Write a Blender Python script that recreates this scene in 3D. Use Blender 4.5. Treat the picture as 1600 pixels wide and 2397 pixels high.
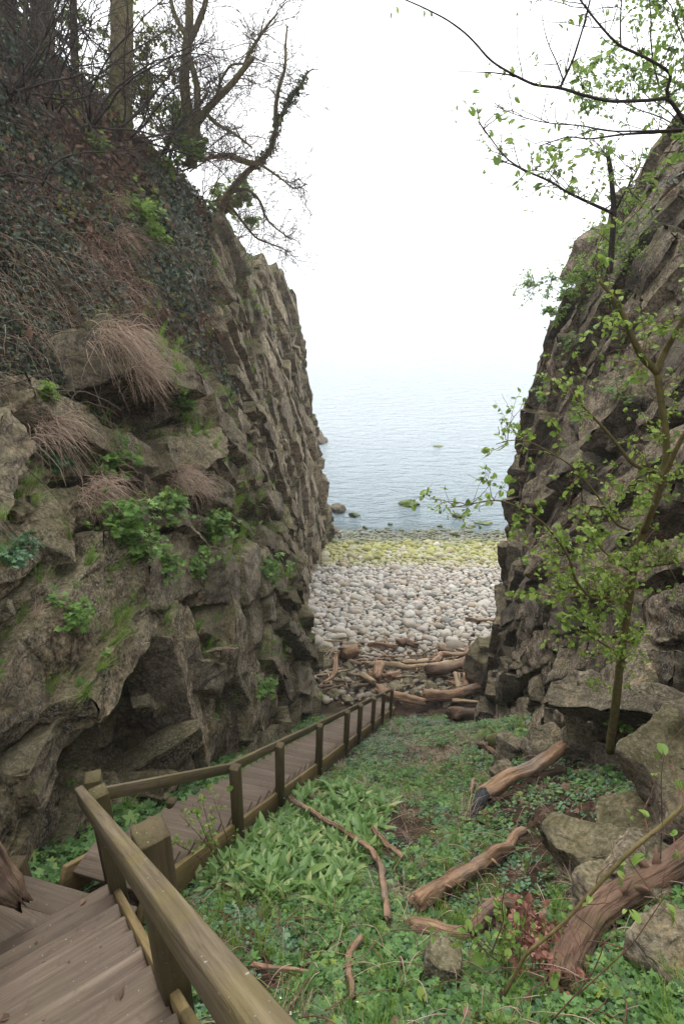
import bpy, math, random
import numpy as np
from mathutils import Vector
for _o in list(bpy.data.objects): bpy.data.objects.remove(_o)
SC = bpy.context.scene
COL = SC.collection
R = math.radians
# ------------------------------------------------------------ camera, sky, sun, exposure
PITCH = 22.5; FPX = 1350.0; CX, CY = 800.0, 1198.5
cam_d = bpy.data.cameras.new('camera'); cam = bpy.data.objects.new('camera', cam_d); COL.objects.link(cam)
cam.location = (0, 0, 0); cam.rotation_euler = (R(90 - PITCH), 0, R(0))
cam_d.sensor_fit = 'VERTICAL'; cam_d.sensor_height = 36.0; cam_d.lens = 36.0 * FPX / 2397.0
cam_d.clip_start = 0.05; cam_d.clip_end = 20000
SC.camera = cam
W = bpy.data.worlds.new('World'); SC.world = W; W.use_nodes = True
_nt = W.node_tree; _nt.nodes.clear()
SUN_EL, SUN_ROT = R(52), R(-25)
_sky = _nt.nodes.new('ShaderNodeTexSky'); _sky.sky_type = 'NISHITA'; _sky.sun_disc = False
_sky.sun_elevation = SUN_EL; _sky.sun_rotation = SUN_ROT; _sky.dust_density = 6.0; _sky.air_density = 1.2; _sky.altitude = 0
_hs = _nt.nodes.new('ShaderNodeHueSaturation'); _hs.inputs['Saturation'].default_value = 0.10
_mx = _nt.nodes.new('ShaderNodeMix'); _mx.data_type = 'RGBA'; _mx.inputs[0].default_value = 0.75
_mx.inputs[7].default_value = (10.0, 10.3, 10.6, 1)
_bg = _nt.nodes.new('ShaderNodeBackground'); _bg.inputs['Strength'].default_value = 0.13
_wo = _nt.nodes.new('ShaderNodeOutputWorld')
_nt.links.new(_sky.outputs[0], _hs.inputs['Color']); _nt.links.new(_hs.outputs[0], _mx.inputs[6])
_nt.links.new(_mx.outputs[2], _bg.inputs['Color']); _nt.links.new(_bg.outputs[0], _wo.inputs['Surface'])
sun_d = bpy.data.lights.new('sun', 'SUN'); sun_d.energy = 1.3; sun_d.angle = R(50); sun_d.color = (1, .97, .93)
sun = bpy.data.objects.new('sun', sun_d); COL.objects.link(sun)
sun.rotation_euler = (R(38), 0, R(-155))
VS = SC.view_settings; VS.view_transform = 'Standard'; VS.look = 'None'; VS.exposure = 1.0; VS.gamma = 1.0
SC.cycles.max_bounces = 6; SC.cycles.diffuse_bounces = 2; SC.cycles.glossy_bounces = 2
SC.cycles.transmission_bounces = 3; SC.cycles.transparent_max_bounces = 6; SC.cycles.volume_bounces = 1
SC.cycles.use_denoising = True
SC.cycles.use_adaptive_sampling = True; SC.cycles.adaptive_threshold = 0.015
# ------------------------------------------------------------ numeric helpers
SN, CS = math.sin(R(PITCH)), math.cos(R(PITCH))
def ray(px, py):
    u = (px - CX) / FPX; v = -(py - CY) / FPX
    return np.array([u, CS + v * SN, -SN + v * CS])
def at(px, py, Y):
    r = ray(px, py); return r * (Y / r[1])
def rng(s): return np.random.default_rng(s)
def _hash(i, j, k, seed):
    h = (i.astype(np.uint32) * np.uint32(374761393) + j.astype(np.uint32) * np.uint32(668265263)
         + k.astype(np.uint32) * np.uint32(2246822519) + np.uint32((seed * 3266489917 + 12345) & 0xffffffff))
    h ^= h >> np.uint32(15); h *= np.uint32(2246822519); h ^= h >> np.uint32(13); h *= np.uint32(3266489917); h ^= h >> np.uint32(16)
    return h
def _hf(h): return (h & np.uint32(0xffffff)).astype(np.float32) / np.float32(16777216.0)
def vnoise(p, seed=0):
    p = np.asarray(p, np.float32); i = np.floor(p).astype(np.int32); f = p - i; f = f * f * (3 - 2 * f)
    out = 0
    for a in (0, 1):
        wa = f[:, 0] if a else 1 - f[:, 0]
        for b in (0, 1):
            wb = f[:, 1] if b else 1 - f[:, 1]
            for c in (0, 1):
                wc = f[:, 2] if c else 1 - f[:, 2]
                out = out + wa * wb * wc * _hf(_hash(i[:, 0] + a, i[:, 1] + b, i[:, 2] + c, seed))
    return out * 2 - 1
def fbm(p, octv=4, seed=0, gain=.5):
    p = np.asarray(p, np.float32); s = 0; a = 1.0; t = 0
    for o in range(octv):
        s = s + a * vnoise(p, seed + o); t += a; a *= gain; p = p * 2.03 + 17.1
    return s / t
def voro(p, seed=0, jit=.85):
    """F1, F2, id-hash and offset from the winning centre; box-ish metric so the cells read as joint blocks"""
    p = np.asarray(p, np.float32); i = np.floor(p).astype(np.int32); n = len(p)
    f1 = np.full(n, 9e9, np.float32); f2 = f1.copy(); idh = np.zeros(n, np.uint32); off = np.zeros((n, 3), np.float32)
    for a in (-1, 0, 1):
        for b in (-1, 0, 1):
            for c in (-1, 0, 1):
                ci = i + np.array([a, b, c], np.int32)
                h = _hash(ci[:, 0], ci[:, 1], ci[:, 2], seed)
                q = np.stack([_hf(h), _hf(h * np.uint32(1664525) + np.uint32(1013904223)), _hf((h ^ np.uint32(0x9e3779b9)) * np.uint32(22695477))], 1)
                d = p - (ci + .5 + (q - .5) * jit)
                d2 = d * d; m = np.sqrt(np.sqrt((d2 * d2).sum(1))) * .75 + np.sqrt(d2.sum(1)) * .25
                w = m < f1
                f2 = np.where(w, f1, np.minimum(f2, m)); f1 = np.where(w, m, f1)
                idh = np.where(w, h, idh); off[w] = d[w]
    return f1, f2, idh, off
def smooth(x, a, b):
    t = np.clip((x - a) / (b - a), 0, 1); return t * t * (3 - 2 * t)
def nrm(v): return v / np.maximum(np.linalg.norm(v, axis=-1, keepdims=True), 1e-9)
# ------------------------------------------------------------ mesh and object helpers
def build(name, V, polys, m, parent=None, shade=True):
    """polys: list of (n,k) index arrays; links ONE mesh object"""
    me = bpy.data.meshes.new(name); V = np.asarray(V, np.float32)
    polys = [np.asarray(p, np.int32) for p in polys if len(p)]
    me.vertices.add(len(V)); me.vertices.foreach_set('co', V.ravel())
    loops = np.concatenate([p.ravel() for p in polys]); tot = np.concatenate([np.full(len(p), p.shape[1], np.int32) for p in polys])
    st = np.concatenate([[0], np.cumsum(tot)[:-1]]).astype(np.int32)
    me.loops.add(len(loops)); me.loops.foreach_set('vertex_index', loops.astype(np.int32))
    me.polygons.add(len(tot)); me.polygons.foreach_set('loop_start', st); me.polygons.foreach_set('loop_total', tot)
    if shade: me.polygons.foreach_set('use_smooth', np.ones(len(tot), bool))
    me.materials.append(m); me.update(calc_edges=True)
    o = bpy.data.objects.new(name, me); COL.objects.link(o)
    if parent is not None: o.parent = parent
    return o
def attr(o, name, vals):
    a = o.data.attributes.new(name, 'FLOAT', 'POINT'); a.data.foreach_set('value', np.asarray(vals, np.float32))
def tag(o, label=None, cat=None, group=None, kind=None):
    if label: o['label'] = label
    if cat: o['category'] = cat
    if group: o['group'] = group
    if kind: o['kind'] = kind
    return o
def thing(name, label, cat, loc=(0, 0, 0), group=None):
    o = bpy.data.objects.new(name, None); COL.objects.link(o); o.location = loc; o.empty_display_size = .1
    return tag(o, label, cat, group)
class MB:
    """collects polygons for one mesh"""
    def __init__(s): s.V = []; s.P = {}; s.n = 0
    def add(s, V, polys):
        V = np.asarray(V, np.float32).reshape(-1, 3); s.V.append(V)
        for p in polys:
            p = np.asarray(p, np.int32)
            if len(p): s.P.setdefault(p.shape[1], []).append(p + s.n)
        s.n += len(V)
    def tube(s, pts, rad, sides=6, cap=True, rough=0, seed=0):
        pts = np.asarray(pts, float); n = len(pts); rad = np.broadcast_to(np.asarray(rad, float), (n,))
        t = nrm(np.gradient(pts, axis=0)); ref = np.array([.13, .21, 1.0]) if abs(t[:, 2]).mean() < .8 else np.array([1.0, .17, .05])
        a = nrm(np.cross(t, ref)); b = np.cross(t, a); ang = np.arange(sides) * 2 * math.pi / sides
        rr = rad[:, None] * np.ones(sides)
        if rough:
            g = np.random.default_rng(seed); rr = rr * (1 + rough * (g.random((n, sides)) - .5) + rough * .6 * (g.random(sides) - .5))
        ring = pts[:, None] + (np.cos(ang)[None, :, None] * a[:, None] + np.sin(ang)[None, :, None] * b[:, None]) * rr[..., None]
        idx = np.arange(n * sides).reshape(n, sides); nx = np.roll(idx, -1, 1)
        q = np.stack([idx[:-1], nx[:-1], nx[1:], idx[1:]], -1).reshape(-1, 4)
        V = ring.reshape(-1, 3); P = [q]
        if cap and sides > 3:
            V = np.concatenate([V, pts[:1] - t[:1] * rad[0] * .15, pts[-1:] + t[-1:] * rad[-1] * .15]); c0, c1 = n * sides, n * sides + 1
            P.append(np.stack([nx[0], idx[0], np.full(sides, c0)], -1)); P.append(np.stack([idx[-1], nx[-1], np.full(sides, c1)], -1))
        s.add(V, P)
    def box(s, c, ax, ay, az, hx, hy, hz, bev=.008, g=None, jit=0):
        """bevelled box: centre c, unit axes, half sizes"""
        A = np.stack([ax, ay, az]); H = np.array([hx, hy, hz]); V = []; key = {}
        for i in range(3):
            for sx in (-1, 1):
                for sy in (-1, 1):
                    for sz in (-1, 1):
                        sg = np.array([sx, sy, sz], float); h = H - bev; h[i] = H[i]
                        key[(i, sx, sy, sz)] = len(V); V.append(sg * h)
        K = lambda i, *sg: key[(i,) + sg]
        quads = []; tris = []
        for i in range(3):
            j, k = (i + 1) % 3, (i + 2) % 3
            for si in (-1, 1):
                loop = []
                for (sj, sk) in ((-1, -1), (1, -1), (1, 1), (-1, 1)):
                    sg = [0, 0, 0]; sg[i] = si; sg[j] = sj; sg[k] = sk; loop.append(K(i, *sg))
                quads.append(loop if si > 0 else loop[::-1])
        for i in range(3):
            j, k = (i + 1) % 3, (i + 2) % 3
            for sj in (-1, 1):
                for sk in (-1, 1):
                    def q(ii, si):
                        sg = [0, 0, 0]; sg[i] = si; sg[j] = sj; sg[k] = sk; return K(ii, *sg)
                    loop = [q(j, -1), q(j, 1), q(k, 1), q(k, -1)]
                    quads.append(loop if sj * sk < 0 else loop[::-1])
        for sx in (-1, 1):
            for sy in (-1, 1):
                for sz in (-1, 1):
                    l = [K(0, sx, sy, sz), K(1, sx, sy, sz), K(2, sx, sy, sz)]; tris.append(l if sx * sy * sz > 0 else l[::-1])
        V = np.array(V)
        if jit and g is not None: V = V + (g.random(V.shape) - .5) * jit
        s.add(np.asarray(c) + V @ A, [quads, tris])
    def obj(s, name, m, parent=None, shade=True):
        return build(name, np.concatenate(s.V), [np.concatenate(v) for v in s.P.values()], m, parent, shade)
def scatter(name, temps, P, RM, S, m, parent=None, seed=0, shade=True):
    """one mesh holding a copy of a template at each point: P (n,3), RM (n,3,3) rows = local axes, S (n,) or (n,3)"""
    mb = MB(); g = rng(seed); w = g.integers(0, len(temps), len(P)); S = np.asarray(S, float)
    if S.ndim == 1: S = np.repeat(S[:, None], 3, 1)
    for k, (tv, tp) in enumerate(temps):
        sel = np.where(w == k)[0]
        if not len(sel): continue
        tv = np.asarray(tv, float); n = len(tv)
        V = np.einsum('nvi,nij->nvj', tv[None] * S[sel][:, None], RM[sel]) + P[sel][:, None]
        base = (np.arange(len(sel)) * n)[:, None, None]
        mb.add(V.reshape(-1, 3), [(np.asarray(p)[None] + base).reshape(-1, np.asarray(p).shape[1]) for p in tp])
    return mb.obj(name, m, parent, shade)
def basis(N, ang, lean=None):
    """rows = x, y, z axes with z along N and x turned by ang"""
    N = nrm(np.asarray(N, float)); ref = np.where(abs(N[:, 2:3]) > .9, [[1.0, 0, 0]], [[0, 0, 1.0]])
    a = nrm(np.cross(ref, N)); b = np.cross(N, a); c, s = np.cos(ang)[:, None], np.sin(ang)[:, None]
    x = a * c + b * s; y = np.cross(N, x)
    return np.stack([x, y, N], 1)
# ------------------------------------------------------------ materials
class NT:
    def __init__(s, name, rough=.85, spec=.25):
        s.m = bpy.data.materials.new(name); s.m.use_nodes = True; s.t = s.m.node_tree; s.n = s.t.nodes; s.l = s.t.links
        s.b = s.n['Principled BSDF']; s.b.inputs['Roughness'].default_value = rough; s.b.inputs['Specular IOR Level'].default_value = spec
    def new(s, k, **kw):
        x = s.n.new(k)
        for a, v in kw.items(): setattr(x, a, v)
        return x
    def link(s, a, b): s.l.new(a, b)
    def pos(s): return s.new('ShaderNodeNewGeometry').outputs['Position']
    def objc(s): return s.new('ShaderNodeTexCoord').outputs['Object']
    def scale(s, vec, sc, rot=(0, 0, 0)):
        x = s.new('ShaderNodeMapping'); x.inputs['Scale'].default_value = sc; x.inputs['Rotation'].default_value = rot; s.link(vec, x.inputs['Vector']); return x.outputs[0]
    def noise(s, vec, sc, det=5, rough=.6, dist=0):
        x = s.new('ShaderNodeTexNoise'); x.inputs['Scale'].default_value = sc; x.inputs['Detail'].default_value = det
        x.inputs['Roughness'].default_value = rough; x.inputs['Distortion'].default_value = dist; s.link(vec, x.inputs['Vector']); return x.outputs[0]
    def ramp(s, f, stops):
        x = s.new('ShaderNodeValToRGB'); e = x.color_ramp.elements
        while len(e) < len(stops): e.new(.5)
        for k, (p, c) in zip(e, stops):
            k.position = p; k.color = (c, c, c, 1) if isinstance(c, (int, float)) else (*c, 1)
        s.link(f, x.inputs[0]); return x.outputs[0]
    def mix(s, f, a, b, mode='MIX'):
        x = s.new('ShaderNodeMix', data_type='RGBA', blend_type=mode)
        for v, k in ((f, 0), (a, 6), (b, 7)):
            if isinstance(v, (int, float)): x.inputs[k].default_value = v
            elif isinstance(v, tuple): x.inputs[k].default_value = (*v, 1)
            else: s.link(v, x.inputs[k])
        return x.outputs[2]
    def math(s, op, a, b=0.0):
        x = s.new('ShaderNodeMath', operation=op)
        for v, k in ((a, 0), (b, 1)):
            if isinstance(v, (int, float)): x.inputs[k].default_value = v
            else: s.link(v, x.inputs[k])
        return x.outputs[0]
    def col(s, c): s.link(c, s.b.inputs['Base Color'])
    def bump(s, h, dist=.02, st=1.0):
        x = s.new('ShaderNodeBump'); x.inputs['Distance'].default_value = dist; x.inputs['Strength'].default_value = st
        s.link(h, x.inputs['Height']); s.link(x.outputs[0], s.b.inputs['Normal'])
    def island(s): return s.new('ShaderNodeNewGeometry').outputs['Random Per Island']
    def orand(s): return s.new('ShaderNodeObjectInfo').outputs['Random']
    def attr(s, n): return s.new('ShaderNodeAttribute', attribute_name=n).outputs['Fac']

def rock_mat(name, dark, mid, light, lichen=(.42, .40, .32), lich=.5, moss=(.105, .098, .04), mossy=.5, soil=None, ochre=(.165, .118, .058)):
    t = NT(name, .92, .15); p = t.pos()
    n1 = t.noise(p, .55, 5, .6, .6); n2 = t.noise(p, 4.5, 8, .66, .3); n3 = t.noise(p, 19, 5, .66)
    base = t.ramp(n1, [(.3, dark), (.5, mid), (.72, light)])
    base = t.mix(t.ramp(t.noise(p, 1.7, 4, .6, 1.0), [(.52, 0), (.7, .65)]), base, ochre)
    base = t.mix(t.ramp(t.noise(p, 2.6, 5, .65, .5), [(.55, 0), (.72, .5)]), base, tuple(x * .45 for x in dark))
    base = t.mix(.9, base, t.ramp(n2, [(.34, .08), (.5, .5), (.66, .92)]), 'OVERLAY')
    base = t.mix(.9, base, t.ramp(n3, [(.36, .10), (.5, .5), (.64, .90)]), 'OVERLAY')
    sp = t.noise(p, 27, 4, .8); pa = t.noise(p, .9, 4, .6, .4)
    lf = t.math('MULTIPLY', t.ramp(sp, [(.53, 0), (.60, 1)]), t.ramp(pa, [(.40, 0), (.58, lich)]))
    base = t.mix(lf, base, lichen)
    vo = t.new('ShaderNodeTexVoronoi', feature='DISTANCE_TO_EDGE'); vo.inputs['Scale'].default_value = 1.0
    wp = t.new('ShaderNodeVectorMath', operation='ADD'); ns = t.new('ShaderNodeTexNoise'); ns.inputs['Scale'].default_value = 2.3; ns.inputs['Detail'].default_value = 5; t.link(p, ns.inputs['Vector'])
    sc = t.new('ShaderNodeVectorMath', operation='SCALE'); sc.inputs['Scale'].default_value = .8; t.link(ns.outputs[1], sc.inputs[0]); t.link(sc.outputs[0], wp.inputs[0]); t.link(t.scale(p, (1.1, 1.0, 2.1), (.35, .1, 0)), wp.inputs[1]); t.link(wp.outputs[0], vo.inputs['Vector'])
    crack = t.ramp(vo.outputs['Distance'], [(0, 0), (.035, 1)])
    base = t.mix(t.math('MULTIPLY', t.math('MULTIPLY', t.math('SUBTRACT', 1.0, crack), t.ramp(t.noise(p, .8, 2), [(.45, 0), (.6, 1)])), .5), base, (.022, .018, .014))
    ri = t.island(); base = t.mix(.8, base, t.ramp(ri, [(0, .30), (.35, .44), (.7, .55), (1, .70)]), 'OVERLAY')
    base = t.mix(t.ramp(t.math('FRACT', t.math('MULTIPLY', ri, 9.7)), [(.55, 0), (1, .45)]), base, tuple(x * 1.0 for x in (mid[0] * .85, mid[1] * .95, mid[2] * 1.15)))
    # moss where the stone faces up and where old runnels keep it damp
    sep = t.new('ShaderNodeSeparateXYZ'); t.link(t.new('ShaderNodeNewGeometry').outputs['Normal'], sep.inputs[0])
    mf = t.math('MULTIPLY', t.ramp(t.math('ADD', sep.outputs[2], t.math('MULTIPLY', t.noise(p, 2.2, 4, .65), .9)), [(.62, 0), (1.0, mossy)]), 1.0)
    base = t.mix(mf, base, moss)
    st = t.noise(t.scale(p, (1.6, 1.6, .12)), 1.0, 4, .6)
    base = t.mix(t.ramp(st, [(.58, 0), (.72, .6)]), base, (.03, .028, .026))
    if soil is not None: base = t.mix(t.attr('soil'), base, soil_col(t, p))
    t.col(base)
    h = t.math('ADD', t.math('ADD', t.math('MULTIPLY', n2, .8), t.math('MULTIPLY', n3, .45)), t.math('MULTIPLY', crack, .2)); t.bump(h, .055, 1.0)
    return t.m
def soil_col(t, p):
    c = t.ramp(t.noise(p, 3.0, 5, .7), [(.3, (.018, .012, .009)), (.5, (.045, .028, .019)), (.7, (.10, .062, .04))])
    return t.mix(t.ramp(t.noise(p, 1.1, 4, .6), [(.5, 0), (.7, .6)]), c, (.03, .04, .014))
def leaf_mat(name, stops, rough=.55, trans=.35, noise=0):
    t = NT(name, rough, .3); r = t.island(); c = t.ramp(r, stops); t.col(c)
    tr = t.new('ShaderNodeBsdfTranslucent'); t.link(c, tr.inputs[0]); mx = t.new('ShaderNodeMixShader'); mx.inputs[0].default_value = trans
    out = t.n['Material Output']; t.link(t.b.outputs[0], mx.inputs[1]); t.link(tr.outputs[0], mx.inputs[2]); t.link(mx.outputs[0], out.inputs['Surface'])
    return t.m
def bark_mat(name, a, b, c, sc=9, green=0, bump=.02, stretch=.2):
    t = NT(name, .9, .15); p = t.pos(); n = t.noise(p, sc, 6, .7, .5); base = t.ramp(n, [(.3, a), (.5, b), (.72, c)])
    if green: base = t.mix(t.ramp(t.noise(p, 1.3, 4, .6), [(.42, 0), (.62, green)]), base, (.085, .095, .03))
    t.col(base); t.bump(n, bump, .8); return t.m
def wood_mat(name, a, b, c, axis_attr=True, moss=.4, mosscol=(.12, .105, .03), grain=1.0):
    """weathered timber, grain along each mesh's own local x (stored per mesh as attributes gx, gy, gz in metres along the grain)"""
    t = NT(name, .8, .25); cx = t.new('ShaderNodeCombineXYZ')
    for i, k in enumerate(('gx', 'gy', 'gz')): t.link(t.attr(k), cx.inputs[i])
    p = cx.outputs[0]; g = t.noise(t.scale(p, (1.2, 26, 26)), 1.0, 6, .65, .8); g2 = t.noise(t.scale(p, (.5, 7, 7)), 1.0, 4, .6, .5); w = t.pos()
    base = t.ramp(g, [(.28, a), (.5, b), (.74, c)]); base = t.mix(.5, base, t.ramp(g2, [(.3, .3), (.7, .72)]), 'OVERLAY')
    base = t.mix(t.math('MULTIPLY', t.orand(), .55), base, tuple(x * .6 for x in b))
    base = t.mix(t.ramp(t.noise(w, 2.1, 5, .7), [(.45, 0), (.7, moss)]), base, mosscol)
    base = t.mix(t.ramp(t.noise(w, 9, 5, .75), [(.56, 0), (.75, .5)]), base, tuple(x * .35 for x in a))
    base = t.mix(t.ramp(t.noise(w, 46, 2, .6), [(.70, 0), (.76, .6)]), base, (.38, .36, .30))
    t.col(base); t.bump(t.math('ADD', g, t.math('MULTIPLY', t.noise(w, 14, 5, .7), .4)), .008 * grain, .8); return t.m

M = {}
M['rock'] = rock_mat('rock_left', (.068, .052, .036), (.155, .120, .082), (.25, .20, .142), lich=.85, mossy=.45, soil=True)
M['rock_dark'] = rock_mat('rock_right', (.048, .037, .028), (.118, .092, .067), (.20, .158, .116), lich=.45, mossy=.25, soil=True)
M['boulder'] = rock_mat('rock_boulder', (.075, .057, .040), (.155, .121, .085), (.24, .192, .137), lich=.8, mossy=.5)
def _ground():
    t = NT('ground', .95, .1); p = t.pos(); c = soil_col(t, p); t.col(c); t.bump(t.noise(p, 14, 5, .7), .05, 1); return t.m
M['ground'] = _ground()
def _bed():
    t = NT('beach', .9, .2); p = t.pos(); t.col(t.ramp(t.noise(p, 2.5, 5, .7), [(.3, (.05, .042, .034)), (.7, (.13, .115, .095))])); t.bump(t.noise(p, 9, 4, .7), .08, 1); return t.m
M['bed'] = _bed()
WATER_Z = -20.15
def _cobble(name, rnd):
    t = NT(name, .75, .3); r = rnd(t); p = t.pos()
    c = t.ramp(r, [(0, (.30, .29, .265)), (.2, (.46, .435, .385)), (.36, (.34, .325, .285)), (.5, (.52, .50, .46)), (.6, (.30, .255, .185)), (.72, (.42, .38, .355)), (.8, (.17, .16, .145)), (.9, (.36, .285, .205)), (1, (.48, .43, .39))])
    c = t.mix(.55, c, t.ramp(t.noise(p, 7, 5, .7), [(.3, .32), (.7, .68)]), 'OVERLAY'); c = t.mix(1.0, c, (.82, .81, .79), 'MULTIPLY')
    sep = t.new('ShaderNodeSeparateXYZ'); t.link(p, sep.inputs[0])
    wob = t.math('ADD', sep.outputs[1], t.math('MULTIPLY', t.noise(p, .9, 3, .6), 3.2))
    alg = t.math('MULTIPLY', t.ramp(t.math('DIVIDE', t.math('SUBTRACT', wob, 36.6), 6.5), [(.0, 0), (.28, .72), (.6, .95), (1, .9)]), t.ramp(t.math('FRACT', t.math('MULTIPLY', r, 17.3)), [(.0, .05), (.42, 1)]))
    gc = t.ramp(t.math('FRACT', t.math('MULTIPLY', r, 7.7)), [(0, (.20, .20, .045)), (.5, (.29, .28, .085)), (1, (.13, .16, .03))])
    c = t.mix(alg, c, gc)
    low = t.math('DIVIDE', t.math('SUBTRACT', wob, 42.0), 1.8)
    c = t.mix(t.ramp(low, [(0, 0), (1, .85)]), c, (.035, .042, .02))      # weed-black stones along the waterline
    tan = t.ramp(t.math('DIVIDE', t.math('SUBTRACT', 28.0, wob), 4.5), [(0, 0), (1, .9)])
    c = t.mix(tan, c, t.ramp(r, [(0, (.17, .135, .09)), (.5, (.25, .21, .15)), (1, (.11, .09, .065))]))
    t.col(c); t.bump(t.noise(p, 30, 4, .6), .01, .6)
    t.link(t.ramp(low, [(0, .75), (1, .3)]), t.b.inputs['Roughness']); return t.m
M['cobble'] = _cobble('cobble_stone', lambda t: t.orand()); M['cobble_mass'] = _cobble('cobble_bed', lambda t: t.island())
def _water():
    t = NT('sea_water', .2, .22); p = t.pos(); b = t.b; b.inputs['IOR'].default_value = 1.333
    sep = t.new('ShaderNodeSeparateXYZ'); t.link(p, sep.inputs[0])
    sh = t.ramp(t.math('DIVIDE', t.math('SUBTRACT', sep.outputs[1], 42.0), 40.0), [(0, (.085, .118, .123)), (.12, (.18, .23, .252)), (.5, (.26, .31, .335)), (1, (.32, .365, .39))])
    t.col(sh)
    w1 = t.noise(t.scale(p, (.35, .9, 1), (0, 0, .12)), 1.0, 4, .55, .4); w2 = t.noise(t.scale(p, (1.5, 3.2, 1), (0, 0, -.2)), 1.0, 4, .6, .3)
    h = t.math('ADD', w1, t.math('MULTIPLY', w2, .35)); t.bump(h, 1.6, 1.0); return t.m
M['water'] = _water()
M['ivy'] = leaf_mat('ivy_leaf', [(0, (.012, .024, .014)), (.3, (.028, .052, .030)), (.55, (.048, .076, .048)), (.78, (.078, .108, .066)), (.9, (.12, .13, .04)), (1, (.14, .085, .045))], .36, .15)
M['dead'] = leaf_mat('dead_leaf', [(0, (.075, .042, .028)), (.5, (.15, .085, .055)), (.8, (.22, .13, .09)), (1, (.10, .065, .042))], .7, .2)
M['redleaf'] = leaf_mat('russet_leaf', [(0, (.16, .062, .042)), (.6, (.29, .125, .085)), (1, (.38, .21, .15))], .65, .25)
M['green'] = leaf_mat('ground_leaf', [(0, (0.046, 0.102, 0.027)), (.4, (0.080, 0.168, 0.044)), (.7, (0.113, 0.228, 0.062)), (.9, (0.172, 0.289, 0.086)), (1, (0.225, 0.289, 0.050))], .5, .35)
M['blue_green'] = leaf_mat('celandine_leaf', [(0, (0.042, 0.095, 0.043)), (.4, (0.076, 0.160, 0.073)), (.75, (0.110, 0.224, 0.103)), (1, (0.165, 0.281, 0.146))], .45, .3)
M['garlic'] = leaf_mat('garlic_leaf', [(0, (0.081, 0.158, 0.040)), (.5, (0.133, 0.236, 0.065)), (.85, (0.196, 0.304, 0.095)), (1, (0.347, 0.378, 0.160))], .4, .35)
M['spring'] = leaf_mat('spring_leaf', [(0, (.11, .19, .035)), (.5, (.18, .29, .055)), (1, (.28, .38, .09))], .5, .5)
M['ledge_green'] = leaf_mat('ledge_leaf', [(0, (.07, .145, .025)), (.4, (.11, .215, .04)), (.75, (.16, .29, .06)), (1, (.25, .35, .09))], .5, .4)
M['ledge_blade'] = leaf_mat('ledge_blade', [(0, (.10, .20, .025)), (.6, (.17, .31, .04)), (1, (.29, .37, .08))], .55, .4)
M['sap_leaf'] = leaf_mat('sapling_leaf', [(0, (.10, .165, .025)), (.5, (.19, .29, .045)), (1, (.32, .42, .09))], .5, .5)
M['olive_leaf'] = leaf_mat('olive_leaf', [(0, (.08, .10, .015)), (.5, (.15, .17, .03)), (1, (.22, .23, .05))], .5, .45)
M['grass'] = leaf_mat('grass_blade', [(0, (0.089, 0.176, 0.026)), (.6, (0.163, 0.297, 0.045)), (1, (0.297, 0.365, 0.077))], .55, .35)
M['straw'] = leaf_mat('straw_blade', [(0, (.25, .16, .11)), (.5, (.43, .31, .23)), (1, (.58, .45, .35))], .7, .3)
M['petal'] = NT('yellow_petal', .5).m; M['petal'].node_tree.nodes['Principled BSDF'].inputs['Base Color'].default_value = (.75, .55, .02, 1)
M['white_petal'] = NT('white_petal', .5).m; M['white_petal'].node_tree.nodes['Principled BSDF'].inputs['Base Color'].default_value = (.75, .75, .68, 1)
M['bark'] = bark_mat('bark_grey', (.045, .036, .027), (.10, .083, .062), (.17, .14, .105), 9, .5)
M['bark_mossy'] = bark_mat('bark_mossy', (.075, .06, .034), (.16, .13, .075), (.25, .205, .125), 9, .7)
M['twig'] = bark_mat('twig', (.055, .042, .034), (.10, .078, .062), (.16, .125, .10), 20, 0, .004)
M['twig_dark'] = bark_mat('twig_dark', (.024, .019, .018), (.045, .036, .033), (.075, .06, .052), 20, 0, .004)
M['twig_red'] = bark_mat('twig_red', (.07, .035, .024), (.12, .065, .045), (.19, .115, .08), 20, 0, .004)
M['bark_olive'] = bark_mat('bark_olive', (.06, .048, .018), (.115, .088, .036), (.17, .13, .06), 14, .3, .008)
def drift_mat(name, a, b, c, moss=0.0):
    t = NT(name, .85, .2); cx = t.new('ShaderNodeCombineXYZ'); p = t.pos()
    for i, k in enumerate(('gx', 'gy', 'gz')): t.link(t.attr(k), cx.inputs[i])
    g = t.noise(t.scale(cx.outputs[0], (1.6, 22, 22)), 1.0, 6, .7, .9); g2 = t.noise(p, 3.5, 5, .7)
    base = t.ramp(g, [(.30, a), (.48, b), (.72, c)]); base = t.mix(.6, base, t.ramp(g2, [(.3, .25), (.7, .75)]), 'OVERLAY')
    cr = t.ramp(t.noise(t.scale(cx.outputs[0], (.9, 13, 13)), 1.0, 3, .5, .5), [(.36, 1), (.42, 0)]); base = t.mix(t.math('MULTIPLY', cr, .8), base, tuple(x * .3 for x in a))
    base = t.mix(t.ramp(t.noise(p, 1.6, 4, .6), [(.5, 0), (.68, .45)]), base, (.20, .185, .16))
    if moss: base = t.mix(t.ramp(t.noise(p, 4, 4, .7), [(.5, 0), (.65, moss)]), base, (.09, .10, .03))
    t.col(base); t.bump(t.math('ADD', g, t.math('MULTIPLY', g2, .5)), .035, 1.0); return t.m
M['drift'] = drift_mat('driftwood', (.115, .066, .038), (.25, .152, .090), (.37, .25, .16))
M['drift_dark'] = drift_mat('driftwood_bark', (.075, .042, .028), (.155, .092, .062), (.235, .155, .108), .25)
M['drift_pale'] = drift_mat('driftwood_pale', (.17, .115, .065), (.31, .225, .135), (.44, .35, .23))
M['char'] = bark_mat('charred', (.012, .012, .014), (.03, .032, .036), (.07, .07, .075), 9, 0, .02)
M['tread'] = wood_mat('stair_tread', (.070, .050, .036), (.125, .092, .068), (.19, .147, .112), moss=.35, mosscol=(.13, .105, .06))
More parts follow.
